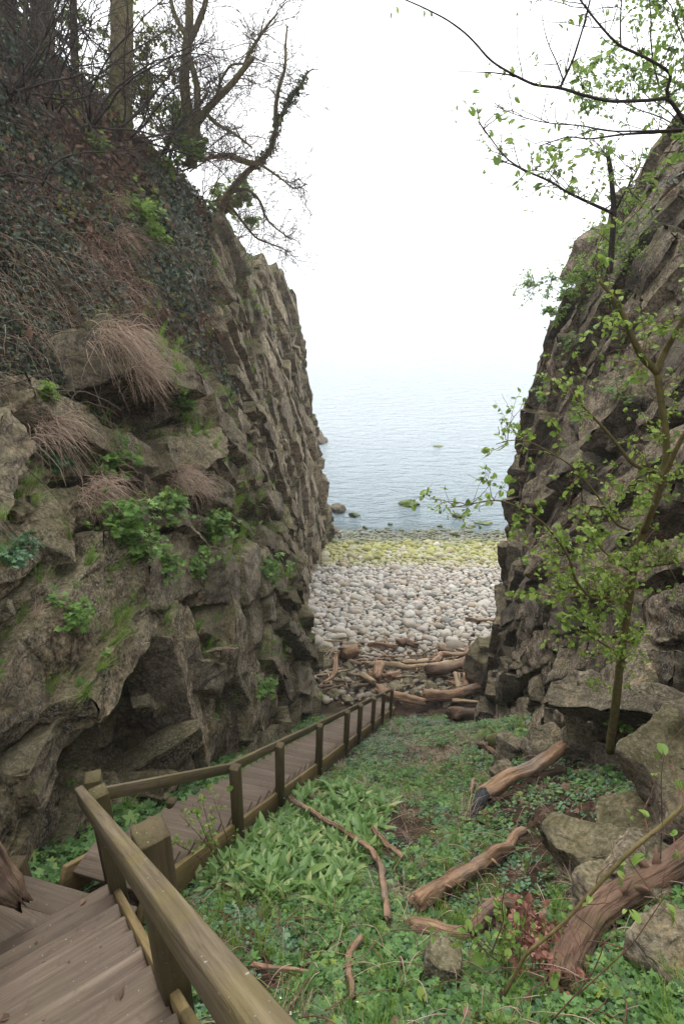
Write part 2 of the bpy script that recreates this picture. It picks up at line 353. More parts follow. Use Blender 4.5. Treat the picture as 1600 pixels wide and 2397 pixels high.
M['stringer'] = wood_mat('stair_stringer', (.09, .060, .028), (.175, .122, .055), (.26, .19, .095), moss=.55, mosscol=(.125, .105, .03))
M['post'] = wood_mat('stair_post', (.040, .029, .014), (.082, .061, .031), (.135, .103, .056), moss=.6, mosscol=(.085, .078, .022))
M['rail'] = wood_mat('stair_rail', (.045, .034, .020), (.105, .080, .048), (.18, .142, .092), moss=.55, mosscol=(.13, .105, .028))
M['steel'] = NT('steel', .4).m; M['steel'].node_tree.nodes['Principled BSDF'].inputs['Metallic'].default_value = .9
M['steel'].node_tree.nodes['Principled BSDF'].inputs['Base Color'].default_value = (.35, .36, .37, 1)
# ------------------------------------------------------------ ground, beach, sea
def zg(x, y):
    x = np.asarray(x, float); y = np.asarray(y, float)
    core = -3.03 - .733 * y; core = np.where(y < 0, -3.03 - .45 * y, core)
    beach = -16.4 - .148 * (y - 18.2)
    k = .35; h = np.clip(.5 + .5 * (core - beach) / k, 0, 1)
    z = beach * (1 - h) + core * h + k * h * (1 - h)
    fade = 1 - smooth(y, 10, 16)
    z = z + .40 * np.maximum(0, x - 1.9) ** 1.2 * fade + .10 * np.maximum(0, -x - 2.6) * fade
    return z
def ground_z(x, y):
    x = np.atleast_1d(np.asarray(x, float)); y = np.atleast_1d(np.asarray(y, float)); p = np.stack([x, y, np.zeros_like(x)], 1)
    return zg(x, y) + .16 * fbm(p * .8, 3, 5) * smooth(-y, -19, -16) + .05 * fbm(p * 3.1, 3, 6)
def gnd(px, py, lift=0.0):
    r = ray(px, py); d = np.arange(.8, 70, .01); P = d[:, None] * r
    b = np.where(P[:, 2] < ground_z(P[:, 0], P[:, 1]) + lift)[0]
    return P[b[0]] if len(b) else P[-1]
def grid(name, xs, ys, f, m):
    X, Y = np.meshgrid(xs, ys); Z = f(X.ravel(), Y.ravel()); V = np.stack([X.ravel(), Y.ravel(), Z], 1); n = len(xs)
    i = np.arange(len(xs) * len(ys)).reshape(len(ys), n)
    q = np.stack([i[:-1, :-1], i[:-1, 1:], i[1:, 1:], i[1:, :-1]], -1).reshape(-1, 4)
    return build(name, V, [q], m)
tag(grid('ground', np.arange(-9, 16, .09), np.arange(-8, 19.6, .07), ground_z, M['ground']), kind='structure')
tag(grid('beach', np.arange(-14, 30, .3), np.concatenate([np.arange(18.9, 60, .3), [80, 120]]), lambda x, y: np.maximum(zg(x, y) - .04 - .12 * smooth(-y, -19.5, -19), -26) + .05 * fbm(np.stack([x, y, x * 0], 1) * .9, 3, 8), M['bed']), kind='structure')
def _sea():
    xs = np.concatenate([[-9000, -1500, -400, -120], np.arange(-40, 60, 1.0), [120, 400, 1500, 9000]])
    ys = np.concatenate([np.arange(38, 110, 1.0), [130, 170, 250, 400, 800, 2000, 5000, 12000]])
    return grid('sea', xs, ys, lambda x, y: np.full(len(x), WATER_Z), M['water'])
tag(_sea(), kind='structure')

# ------------------------------------------------------------ cliffs

def cubegrid(n):
    u = np.linspace(-1, 1, n); A, Bq = np.meshgrid(u, u, indexing='ij'); V = []; F = []; i = np.arange(n * n).reshape(n, n)
    q = np.stack([i[:-1, :-1], i[1:, :-1], i[1:, 1:], i[:-1, 1:]], -1).reshape(-1, 4)
    for ax in range(3):
        for s in (-1, 1):
            v = np.zeros((n * n, 3)); v[:, ax] = s; v[:, (ax + 1) % 3] = A.ravel(); v[:, (ax + 2) % 3] = Bq.ravel()
            F.append((q if s > 0 else q[:, ::-1]) + len(V) * n * n); V.append(v)
    return np.concatenate(V), np.concatenate(F)
CG = {n: cubegrid(n) for n in (6, 9, 14, 22, 30)}
def block(g, c, ax, H, n, rot=.12, cuts=4, shear=.2):
    """one angular joint block: a sheared rounded box with broken corners; axes rows of ax, half sizes H"""
    V, F = CG[n]; r = min(H) * g.uniform(.05, .16); p = V * H; core = np.clip(p, -(H - r), H - r); e = p - core
    p = core + r * nrm(e)
    for _ in range(cuts):
        d = nrm(g.normal(size=3) * np.array([1, 1, .9])); sup = (abs(d) * H).sum(); k = sup * g.uniform(.60, .92)
        p = p - np.maximum(p @ d - k, 0)[:, None] * d * .98
    sh = np.eye(3) + g.uniform(-shear, shear, (3, 3)) * (1 - np.eye(3)) * np.array([[1, .7, .5], [1, 1, .4], [.4, .4, 1]]); p = p @ sh
    w = g.normal(size=3) * rot; th = np.linalg.norm(w) + 1e-9; kx = w / th; K = np.array([[0, -kx[2], kx[1]], [kx[2], 0, -kx[0]], [-kx[1], kx[0], 0]])
    Rm = np.eye(3) + math.sin(th) * K + (1 - math.cos(th)) * K @ K
    return c + (p @ Rm) @ ax, F
def blocks(dips, B, N, T, seed, tmax, bsize, heroes, dents, up_rock):
    g = rng(seed); Ys = B[:, 0, 1]; VV = []; FF = []; off = 0; todo = []
    def locate(Y, z):
        i = int(np.clip(np.searchsorted(Ys, Y), 0, len(Ys) - 1)); j = int(np.clip(np.searchsorted(B[i, :, 2], z), 0, B.shape[1] - 1)); return i, j
    def frame(i, j, ph):
        n = N[i, j]; ty = nrm(np.array([0, 1.0, 0]) - n * n[1]); tz = nrm(np.cross(n, ty)); tz = tz if tz[2] > 0 else -tz
        a = math.cos(ph) * ty + math.sin(ph) * tz; b = -math.sin(ph) * ty + math.cos(ph) * tz; return np.stack([a, b, n if np.dot(np.cross(a, b), n) > 0 else n])
    zmin, zmax = -21.0, 6.0
    for zi, (Y0, ang) in enumerate(dips):
        Y1 = dips[zi + 1][0] if zi + 1 < len(dips) else Ys[-1]; Y0 = max(Y0, Ys[0] + 1); ph = R(ang); ca, sa = math.cos(ph), math.sin(ph)
        cor = np.array([[ca * y + sa * z, -sa * y + ca * z] for y in (Y0 - 2, Y1 + 2) for z in (zmin, zmax)]); a0, b0 = cor.min(0); a1, b1 = cor.max(0); b = b0
        while b < b1:
            h = np.exp(g.normal() * .5) * .60; a = a0 + g.uniform(-2, 0); ro = g.uniform(-.30, .24)
            scl = None
            while a < a1:
                L = np.exp(g.normal() * .5) * 1.6; bb = b + h / 2 + g.normal() * .10; Y = ca * (a + L / 2) - sa * bb; z = sa * (a + L / 2) + ca * bb
                s = bsize(Y, z); L *= s; a += L * .93
                if not (Ys[0] + .5 < Y < Ys[-1] - .3) or not zmin < z < zmax: continue
                zn = Y + 1.6 * float(fbm(np.array([[0, Y, z]]) * .35, 3, seed + 40)[0])
                if not (Y0 <= zn < Y1): continue
                i, j = locate(Y, z); t = T[i, j]
                if t - up_rock * float(smooth(Y, 21, 34)) > tmax + .30 * float(fbm(np.array([[0, Y, z]]) * .5, 3, seed + 4)[0]) or t < .3 or B[i, j, 2] < z - .8: continue
                hole = sum(max(0, 1.3 - ((Y - d[0]) / d[2]) ** 2 - ((z - d[1]) / d[3]) ** 2) * d[4] for d in dents)
                if hole > .75: continue
                todo.append((i, j, ph, np.array([L / 2 * .97, h * s / 2 * .97, g.uniform(.6, 1.05)]), ro + g.uniform(-.14, .14) - hole, Y))
            b += h * .96
    for (Y, z, ang, H, out) in heroes: i, j = locate(Y, z); todo.append((i, j, R(ang), np.array(H), out, Y))
    for _ in range(int(len(todo) * .8)):      # smaller broken pieces lodged between
        i, j, ph, H, out, Y = todo[g.integers(len(todo))]; Yn = Y + g.normal() * .8; z = B[i, j, 2] + g.normal() * .6; i, j = locate(Yn, z); s = np.exp(g.normal() * .45) * .20
        if T[i, j] - up_rock * float(smooth(Yn, 21, 34)) < tmax: todo.append((i, j, ph, np.array([s * 1.3, s * .7, s * .9]), g.uniform(-.15, .25), Yn))
    for (i, j, ph, H, out, Y) in todo:
        dist = np.linalg.norm(B[i, j]); px = H[:2].max() / dist * 576; n = 30 if px > 75 else 22 if px > 38 else 14 if px > 16 else 9 if px > 6 else 6
        H = H.copy(); big = H[0] > .35; c = B[i, j] + N[i, j] * (out - H[2] * (.62 if big else .35))
        v, f = block(g, c, frame(i, j, ph), H, n, .085 if big else .3, int(g.integers(2, 5))); VV.append(v); FF.append(f + off); off += len(v)
    V = np.concatenate(VV); F = np.concatenate(FF)
    d = .05 * fbm(V * 1.1, 3, seed + 70) + .045 * fbm(V * 4.2, 4, seed + 71, .6) + .020 * fbm(V * 15, 3, seed + 72, .7)
    lay = np.stack([V[:, 0] * 1.5, V[:, 1] * 1.5, V[:, 2] * 7 + V[:, 1] * 2.0], 1); d = d - .05 * smooth(fbm(lay, 3, seed + 74), .10, .45)
    # roughen along the face normals
    fn = np.cross(V[F[:, 1]] - V[F[:, 0]], V[F[:, 2]] - V[F[:, 0]]); vn = np.zeros_like(V)
    for k in range(4): np.add.at(vn, F[:, k], fn)
    off3 = np.stack([fbm(V * 1.9, 3, seed + 81), fbm(V * 1.9 + 9, 3, seed + 82), fbm(V * 1.9 + 19, 3, seed + 83)], 1) * .11
    return V + nrm(vn) * d[:, None] + off3, [F]
def cliff(name, secs, rows, spacing, dips, inward, seed, m, soil_from, dents, levels, tmax, bsize, heroes, up_rock=0.0):
    """secs: list of (Y, [(x, z), ...]) cross-sections; columns run from the foot to the plateau"""
    Yk = np.array([s[0] for s in secs], float); K = np.array([s[1] for s in secs], float); K[:, :, 0] -= inward * .22
    ys = [Yk[0]]
    while ys[-1] < Yk[-1]: ys.append(ys[-1] + spacing * max(abs(ys[-1]), 4.5))
    ys = np.array(ys); nC = K.shape[1]
    tc = np.concatenate([np.linspace(i, i + 1, r, endpoint=False) for i, r in enumerate(rows)] + [[nC - 1]])
    X = np.stack([np.interp(ys, Yk, K[:, c, 0]) for c in range(nC)], 1); Z = np.stack([np.interp(ys, Yk, K[:, c, 1]) for c in range(nC)], 1)
    Xg = np.stack([np.interp(tc, np.arange(nC), X[i]) for i in range(len(ys))]); Zg = np.stack([np.interp(tc, np.arange(nC), Z[i]) for i in range(len(ys))])
    B = np.stack([Xg, np.repeat(ys[:, None], len(tc), 1), Zg], -1); T = np.repeat(tc[None], len(ys), 0)
    def normals(P):
        a = np.gradient(P, axis=0); b = np.gradient(P, axis=1); return nrm(np.cross(a, b)) * inward
    N = normals(B)
    for _ in range(3):
        for ax in (0, 1):
            s = np.cumsum(np.pad(N, [(12, 12) if k == ax else (0, 0) for k in range(3)], 'edge'), axis=ax)
            N = nrm(np.take(s, range(24, s.shape[ax]), ax) - np.take(s, range(0, s.shape[ax] - 24), ax))
    p = B.reshape(-1, 3)
    # joint sets: each stretch of the wall has its own bedding dip, changing across ragged faults
    zone = p[:, 1] + 1.6 * fbm(p * .35, 3, seed + 40); phi = np.full(len(p), R(dips[0][1]))
    for Yd, ang in dips[1:]: phi = np.where(zone > Yd, R(ang), phi)
    ca, sa = np.cos(phi), np.sin(phi); w1 = .30 * fbm(p * .5, 2, seed + 41); w2 = .22 * fbm(p * .5, 2, seed + 42)
    q = np.stack([ca * p[:, 1] + sa * p[:, 2] + w1, -sa * p[:, 1] + ca * p[:, 2] + w2, p[:, 0] + .3 * fbm(p * .5, 2, seed + 46)], 1)
    q = q + .07 * np.stack([fbm(p * 2.3, 2, seed + 43), fbm(p * 2.3, 2, seed + 44), fbm(p * 2.3, 2, seed + 45)], 1)
    soil = smooth(T.ravel() - up_rock * smooth(p[:, 1], 21, 34) + .35 * fbm(p * .55, 4, seed + 50) + .12 * fbm(p * 2.5, 3, seed + 51), soil_from[0], soil_from[1])
    d = .45 * fbm(p * .28, 3, seed + 52)
    for (sx, sy, sz, amp, tilt, cw, cd, lip) in levels:
        f1, f2, h, off = voro(q / np.array([sx, sy, sz], np.float32), seed); seed += 7
        r0 = _hf(h) * 2 - 1; r1 = _hf(h * np.uint32(747796405) + np.uint32(1)) * 2 - 1; r2 = _hf(h * np.uint32(277803737) + np.uint32(9)) * 2 - 1
        d = d + amp * r0 + tilt * (off[:, 0] * r1 + off[:, 1] * (r2 * .7 - lip)) - cd * np.exp(-((f2 - f1) / cw) ** 2)
    d = (d - .50 * smooth(T.ravel(), .2, .7)) * (1 - .72 * soil) + soil * .12 * fbm(p * 1.3, 4, seed + 62)
    for (Y0, z0, ry, rz, dep) in dents:
        e = ((p[:, 1] - Y0) / ry) ** 2 + ((p[:, 2] - z0 + .15 * fbm(p * 1.5, 2, 3)) / rz) ** 2; d = d - dep * smooth(-e, -1.25, -.55)
    n0, n1 = B.shape[:2]; dd = np.pad(d.reshape(n0, n1), 1, 'edge')
    d = sum(dd[i:i + n0, j:j + n1] * (2 - abs(i - 1)) * (2 - abs(j - 1)) for i in range(3) for j in range(3)) / 16
    P = p + N.reshape(-1, 3) * d.reshape(-1, 1); N1 = normals(P.reshape(B.shape)).reshape(-1, 3); pr = P.copy()
    sx = q[:, 1] * 0
    led = np.stack([-np.sin(phi) * 0 + pr[:, 0] * 1.2, (ca * pr[:, 1] + sa * pr[:, 2]) * 1.2, (-sa * pr[:, 1] + ca * pr[:, 2]) * 5.5], 1)
    rough = .050 * fbm(pr * 2.6, 4, seed + 60) + .030 * fbm(pr * 9, 4, seed + 61, .6) + (1 - soil) * .010 * fbm(led, 3, seed + 63)
    P = P + N1 * rough[:, None]; P = P.reshape(B.shape)
    i = np.arange(n0 * n1).reshape(n0, n1); qd = np.stack([i[:-1, :-1], i[1:, :-1], i[1:, 1:], i[:-1, 1:]], -1).reshape(-1, 4)
    if inward < 0: qd = qd[:, ::-1]
    NN = normals(P); base = B.reshape(-1, 3)
    blk = blocks(dips, B, N, T, seed + 300, tmax, bsize, heroes, dents, up_rock)
    mb = MB(); mb.add(P.reshape(-1, 3), [qd]); mb.add(*blk); o = mb.obj(name, m)
    attr(o, 'soil', np.r_[soil, np.zeros(len(blk[0]))]); tag(o, kind='structure')
    A = np.linalg.norm(np.cross(P[1:, :-1] - P[:-1, :-1], P[:-1, 1:] - P[:-1, :-1]), axis=-1)
    return dict(P=P, N=NN, B=N, T=T, S=soil.reshape(n0, n1), A=A, D=d.reshape(n0, n1), BV=blk[0], BF=blk[1][0])
def on_cliff(c, n, w, seed):
    """n random points on a cliff, density ~ area * w(P, N, T, S)"""
    g = rng(seed); P, N = c['P'], c['N']; wt = (c['A'] * w(P[:-1, :-1], N[:-1, :-1], c['T'][:-1, :-1], c['S'][:-1, :-1])).ravel()
    k = g.choice(len(wt), n, p=wt / wt.sum()); i, j = np.unravel_index(k, c['A'].shape); u = g.random((n, 1)); v = g.random((n, 1))
    q = P[i, j] * (1 - u) * (1 - v) + P[i + 1, j] * u * (1 - v) + P[i, j + 1] * (1 - u) * v + P[i + 1, j + 1] * u * v
    return q, N[i, j], c['B'][i, j]
LS = [(-4, [(-3.7, -3.5), (-3.7, -1), (-3.9, 1), (-4.2, 2.5), (-5, 4.5), (-7, 7), (-10, 10), (-22, 11)]),
      (2, [(-3.4, -6.2), (-3.4, -4.2), (-3.6, -2.5), (-3.9, -1), (-4.6, .5), (-6.2, 3), (-9, 6.5), (-22, 7.5)]),
      (5, [(-3.45, -8), (-3.45, -6.5), (-3.55, -4.6), (-3.8, -3), (-4.5, -.9), (-6.3, 1.6), (-8.7, 6), (-22, 7)]),
      (8.6, [(-2.7, -11), (-2.7, -9.2), (-2.9, -6.8), (-3.5, -4.3), (-5, -1.3), (-6.7, 1.5), (-9, 5.6), (-22, 7)]),
      (12, [(-1.95, -13.5), (-1.95, -11.8), (-2.3, -8.6), (-3.1, -5.2), (-4.7, -1.0), (-6.9, 2.0), (-9.4, 6), (-22, 8)]),
      (16, [(-1.35, -16.5), (-1.35, -14.8), (-1.8, -11), (-2.9, -6.5), (-4.5, -.6), (-6.6, 2.4), (-9, 6), (-22, 8)]),
      (19.6, [(-1.1, -18.5), (-1.1, -16.6), (-1.15, -13), (-1.7, -10.6), (-4.4, .2), (-6.1, 2.9), (-8.2, 5.8), (-22, 8)]),
      (21.5, [(-2.2, -19.5), (-2.1, -17.2), (-2.1, -13.5), (-2.6, -9.5), (-4.5, .3), (-5.9, 2.9), (-7.4, 5.3), (-22, 7)]),
      (26, [(-2.2, -20), (-2.2, -17.6), (-2.3, -13.5), (-3.0, -8), (-4.6, .2), (-5.5, 2.4), (-6.4, 4.1), (-22, 7)]),
      (33, [(-2.0, -21), (-2.0, -18.7), (-2.2, -14), (-2.8, -8.5), (-4.4, -.3), (-5.0, .9), (-5.6, 1.8), (-22, 5)]),
      (40, [(-1.4, -22), (-1.4, -19.8), (-1.8, -15), (-2.5, -9), (-3.3, -2.2), (-3.5, -1.1), (-4.0, -.4), (-22, 3)]),
      (43.5, [(-.7, -23), (-.7, -20.5), (-1.5, -15), (-2.3, -9.4), (-3.0, -4.6), (-3.4, -2), (-3.9, -1), (-22, 2.5)]),
      (45, [(-1.7, -23), (-1.8, -21), (-2.6, -15), (-3.2, -9.4), (-4.0, -5), (-4.6, -2.5), (-5.4, -1.3), (-22, 2)]),
      (48, [(-9, -23), (-9.2, -21), (-10, -15), (-10.4, -9.4), (-11, -5), (-11.6, -2.5), (-12.4, -1.3), (-24, 2)])]
LV = [(4.6, 2.3, 4.0, .22, .30, .05, .12, .3), (1.9, 1.0, 1.6, .12, .24, .055, .10, .3)]
CL = cliff('cliff', LS, [12, 125, 135, 155, 150, 120, 26], .0062, [(0, 9), (8.2, -30), (15, -48), (24, -66)], 1, 11, M['rock'], (3.48, 4.05),
           [(12.3, -3.0, 1.6, .55, 2.2), (6.8, -6.35, 1.25, .95, 3.4)], LV, 3.60, lambda Y, z: (1.0 if z < -3 else .95) if Y < 11 else (1.0 if Y < 20 else 1.1),
           [(11.3, -1.85, -18, (1.1, .55, 1.0), .70), (13.2, -2.1, -28, (1.2, .45, .9), .45), (13.2, -3.95, -24, (1.3, .38, .8), .45), (6.8, -4.3, 10, (1.7, .5, .5), .12), (6.8, -5.15, 8, (1.5, .28, .9), .28),
            (8.9, -7.0, -75, (1.6, .9, .5), .1), (11.5, -9, -70, (1.9, .9, .5), .1), (6.2, -2.2, 6, (1.2, .35, .7), .2)], 1.9)
RS = [(-4, [(4.2, -2), (4.4, .5), (5.0, 2.5), (6, 4.5), (7.5, 7), (10, 10), (24, 12)]),
      (1, [(4.2, -4.5), (4.4, -2.3), (5.2, -.5), (6.2, 1), (7.6, 3.5), (10, 7.5), (24, 10)]),
      (5, [(4.3, -7.2), (4.4, -5.3), (5.2, -3.5), (6.2, -1), (7.6, 2), (10, 6), (24, 9)]),
      (8, [(3.5, -10.5), (3.6, -8.5), (4.6, -6.2), (5.8, -2.7), (7.3, 1), (9.7, 6), (24, 9)]),
      (11, [(4.1, -13), (4.2, -11.1), (4.7, -8), (5.7, -4), (7.3, 0), (9.7, 5), (24, 9)]),
      (15, [(5.0, -16), (5.0, -14.1), (5.3, -10), (6.0, -5), (7.2, .1), (9.2, 4.6), (24, 8)]),
      (18.6, [(5.9, -18.5), (5.9, -16.5), (6.0, -10.4), (6.2, -4.6), (7.3, -.1), (8.9, 3.9), (24, 7)]),
      (19.8, [(6.4, -18.5), (6.5, -16.8), (6.4, -10.4), (6.4, -4.6), (7.5, -.1), (9.1, 3.9), (24, 7)]),
      (21.5, [(9.5, -18.5), (9.5, -17), (9.3, -10.4), (9.0, -4.8), (10.0, -1.6), (11.5, 3.0), (24, 6.5)]),
      (23, [(18, -18.5), (18, -17), (18, -10.4), (18, -4.8), (18.5, -1.6), (19, 3.0), (26, 6)])]
RV = [(2.9, 1.9, 2.6, .22, .3, .05, .12, .2), (1.35, .85, 1.3, .12, .24, .055, .10, .2)]
CR = cliff('cliff', RS, [10, 120, 140, 120, 100, 30], .0065, [(0, -35), (9, -52), (15, -68)], -1, 131, M['rock_dark'], (4.5, 5.2),
           [(9.5, -6.0, 1.2, .4, .9), (12.5, -8.3, 1.3, .5, .8)], RV, 4.6, lambda Y, z: 1.05 if Y < 12 else 1.15,
           [(9.6, -5.5, -38, (1.3, .35, .9), .5), (14.5, -5.4, -40, (1.6, .5, .7), .35), (7.3, -6.2, -55, (1.2, .8, .7), .1)])
# ------------------------------------------------------------ the wooden staircase
def timber(name, c, ax, up, hx, hy, hz, m, parent, seed, bev=.007, seg=1, wear=.004):
    """a board: centre, long axis, rough up axis, half length / width / thickness; grain attributes run along the long axis"""
    ax = nrm(np.asarray(ax, float)); ay = nrm(np.cross(np.asarray(up, float), ax)); az = np.cross(ax, ay); g = rng(seed)
    mb = MB(); mb.box((0, 0, 0), (1, 0, 0), (0, 1, 0), (0, 0, 1), hx, hy, hz, bev, g, wear)
    L = mb.V[0].copy(); mb.V[0] = (np.asarray(c) + L @ np.stack([ax, ay, az])).astype(np.float32)
    o = mb.obj(name, m, parent, shade=False); r = g.random(3) * 40
    for k, i in (('gx', 0), ('gy', 1), ('gz', 2)): attr(o, k, L[:, i] + r[i])
    return o
def board(name, a, b, up, w, t, m, parent, seed, **k):
    a = np.asarray(a, float); b = np.asarray(b, float); return timber(name, (a + b) / 2, b - a, up, np.linalg.norm(b - a) / 2, w / 2, t / 2, m, parent, seed, **k)
ST = thing('wooden_staircase', 'weathered brown timber staircase with handrail, turning at a landing and descending to the beach', 'staircase', (0, 0, 0))
g_ = rng(5); UPZ = np.array([0, 0, 1.0])
# lower flight: right-hand edge runs from E0 (landing) to E1 (beach)
PA = np.array([-1.30, 5.62]); PB = np.array([2.03, 18.25]); D2 = (PB - PA) / np.linalg.norm(PB - PA); L2 = np.array([-D2[1], D2[0]])
SL = .707; WID = .80
def low(t, side=0.0, up=0.0):       # t metres along the flight from the post by the bend; side to the left; z of the nosing line
    q = PA + D2 * t + L2 * side; return np.array([q[0], q[1], -6.80 - SL * t + up])
T0, T1 = -2.35, np.linalg.norm(PB - PA) + .1
nst = 54; go = (T1 - T0) / nst; A2 = np.array([D2[0], D2[1], 0]); LL2 = np.array([L2[0], L2[1], 0])
for i in range(1, nst):
    t = T0 + (i + .5) * go; c = low(t, WID / 2); c[2] = -6.80 - SL * (T0 + i * go) - .02 + (g_.random() - .5) * .008
    timber('tread', c, LL2 + A2 * (g_.random() - .5) * .02, UPZ, WID / 2 - .005, go * .56, .021, M['tread'], ST, 100 + i, bev=.006)
sd = np.array([D2[0], D2[1], -SL]); sd /= np.linalg.norm(sd); su = nrm(np.cross(sd, LL2)); su = su if su[2] > 0 else -su
for side, ex in ((-.03, .1), (WID + .03, .1)):
    for a, b in ((T0 + .15, 2.0), (2.003, 6.5), (6.503, 11.0), (11.003, T1)):
        board('stringer', low(a, side, -.10), low(b, side, -.10), su, .055, .30, M['stringer'], ST, int(200 + a * 7 + side * 50))
# upper flight: right-hand edge from the landing corner up past the camera
UA = np.array([-2.00, 3.34]); D1 = nrm(np.array([.577, -.817])); L1 = np.array([D1[1], -D1[0]]); SU = .755; ZL = -5.02
def upf(t, side=0.0, up=0.0):
    q = UA + D1 * t + L1 * side; return np.array([q[0], q[1], ZL + SU * t + up])
A1 = np.array([D1[0], D1[1], 0]); LL1 = np.array([L1[0], L1[1], 0]); gu = .265; UW = .86
for i in range(0, 17):
    c = upf((i + .5) * gu, UW / 2); c[2] = ZL + SU * (i + 1) * gu - .02 - .025
    timber('tread', c, LL1 + A1 * (g_.random() - .5) * .03, UPZ, UW / 2, gu * .58, .024, M['tread'], ST, 300 + i, bev=.007)
sdu = np.array([D1[0], D1[1], SU]); suu = nrm(np.cross(sdu, LL1)); suu = suu if suu[2] > 0 else -suu
for side in (-.035, UW + .035):
    board('stringer', upf(-.05, side, .03), upf(2.2, side, .03), suu, .055, .26, M['stringer'], ST, int(330 + side * 90))
    board('stringer', upf(2.203, side, .03), upf(4.6, side, .03), suu, .055, .26, M['stringer'], ST, int(350 + side * 90))
# landing boards where the flights meet
for k in range(3):
    cc = np.array([-2.36 - .02 * k, 3.30 - .25 * k, ZL - .012 - .004 * k]); ang = R(-14 - 9 * k)
    timber('landing_board', cc, (math.cos(ang), math.sin(ang), 0), UPZ, .60, .122, .022, M['tread'], ST, 360 + k)
timber('landing_post', (-2.93, 3.58, ZL - .08), (0, 0, 1), (1, 0, 0), .22, .07, .07, M['post'], ST, 371, bev=.012)
timber('landing_post', low(-.25, WID + .13, -.02), (0, 0, 1), (1, 0, 0), .18, .06, .06, M['post'], ST, 372, bev=.012)
# posts of the lower rail
PX = [(548, 1754), (653, 1711), (747, 1670), (812, 1647), (843, 1632), (875, 1621), (898, 1613), (917, 1605)]
tops = []
for k, (px, py) in enumerate(PX):
    # the post stands on the outside of the right stringer: find t where its top projects on px
    ts = np.linspace(-.5, T1 + .2, 4000); q = np.stack([low(t, -.10, 1.05) for t in ts]); dep = q[:, 1] * CS - q[:, 2] * SN
    t = ts[np.argmin(abs(CX + FPX * q[:, 0] / dep - px))]; top = low(t, -.11, 1.06); tops.append((t, top)); lean = np.array([.035, -.02, 1.0])
    bot = top - lean * 1.52
    o = timber('post', (top + bot) / 2, top - bot, A2, .76, .058, .058, M['post'], ST, 400 + k, bev=.006)
    for zz in (.22, .42):
        mb = MB(); c = bot + lean * zz + LL2 * -.058; mb.tube([c, c - LL2 * .016], .012, 6); mb.obj('bolt', M['steel'], o)
rail_l = [top + LL2 * .085 + np.array([0, 0, -.055]) for t, top in tops]
P9t = at(217, 1817, 3.72)
rail_l = [at(243, 1858, 3.80)] + rail_l; rail_l[0] = rail_l[0] + 0
for k, (a, b) in enumerate(((0, 1), (1, 3), (3, 5), (5, 8))):
    a, b = rail_l[a], rail_l[b]; e = nrm(b - a) * .001
    board('handrail', a + e, b - e, su, .05, .115, M['rail'], ST, 450 + k)
# corner posts and the near rail
def vpost(top, h, hx, seed, lean=(.02, 0, 1), face=A2, bev=.007):
    top = np.asarray(top); bot = top - np.array(lean) * h; return timber('post', (top + bot) / 2, top - bot, face, h / 2, hx, hx, M['post'], ST, seed, bev=bev)
vpost(P9t + [0, 0, 0], 1.7, .066, 480, (.03, -.03, 1), A1 + LL1 * .3)
RU0 = at(190, 1862, 3.42) ; RU1 = RU0 + (at(592, 2400, .62) - RU0) * 1.25
rdir = nrm(RU1 - RU0); rup = nrm(np.cross(rdir, LL1)); rup = rup if rup[2] > 0 else -rup
board('handrail', RU0 - rdir * .05, RU1, rup, .066, .135, M['rail'], ST, 490, bev=.007)
vpost(RU0 + rdir * .42 - LL1 * .10 + [0, 0, .035], 1.85, .062, 481, (.03, -.03, 1), A1)
vpost(RU0 + rdir * 2.58 - LL1 * .115 + [0, 0, .06], 2.0, .070, 482, (.03, -.03, 1), A1)
# ------------------------------------------------------------ cobbles, rocks in the sea, boulders, driftwood
import bmesh
def ico(sub):
    bm = bmesh.new(); bmesh.ops.create_icosphere(bm, subdivisions=sub, radius=1); bm.verts.ensure_lookup_table()
    V = np.array([v.co[:] for v in bm.verts]); F = np.array([[v.index for v in f.verts] for f in bm.faces]); bm.free(); return V, F
ICO = {k: ico(k) for k in (2, 3, 4, 5)}
def pebble(seed, sub):
    g = rng(seed); V, F = ICO[sub]; v = V.copy(); e = g.uniform(2.1, 3.0); v = v / (abs(v) ** e).sum(1, keepdims=True) ** (1 / e)
    v *= np.array([1, g.uniform(.62, .85), g.uniform(.45, .68)]); v = v + nrm(V) * .12 * fbm(V * 1.1 + seed * 3.1, 2, seed)[:, None]
    return v, F
def rockmesh(seed, sub=5, sz=(1, 1, 1), cell=.7, amp=.22, rough=.05):
    """angular broken rock: a ball cut by random planes, then chipped"""
    g = rng(seed); V, F = ICO[sub]; v = V * 1.0
    for _ in range(13):
        n = nrm(g.normal(size=3)); k = g.uniform(.55, .85); dd = v @ n; v = v - np.maximum(dd - k, 0)[:, None] * n
    f1, f2, h, off = voro(v / cell + seed, seed); v = v + nrm(V) * (amp * (_hf(h) - .5) - .06 * np.exp(-((f2 - f1) / .1) ** 2) + rough * fbm(v * 4, 4, seed))[:, None]
    return v * np.asarray(sz), F
g = rng(77)
def r2(n, x0, x1, y0, y1, s=0.0):
    k = np.arange(n) + 1; return np.stack([x0 + (x1 - x0) * ((s + k * .7548776662) % 1), y0 + (y1 - y0) * ((s + k * .5698402910) % 1)], 1)
C = r2(5600, -4.5, 14, 19.2, 45.5, .3); C = C + g.normal(size=C.shape) * .05
C = np.concatenate([C, r2(2300, -4.5, 12, 19.0, 45, .7), r2(900, -3.5, 11, 38, 47, .1)])
n = len(C); Sz = np.exp(g.normal(size=n) * .27) * .19; Sz[5600:7900] *= .55; big = g.random(n) < .05; Sz[big] *= 1.6
Sz = np.clip(Sz, .06, .46); Sz *= 1 - .30 * smooth(-C[:, 1], -24.5, -22)
keep = ~((C[:, 1] > 43.8) & (g.random(n) < .5)); C, Sz = C[keep], Sz[keep]; n = len(C)
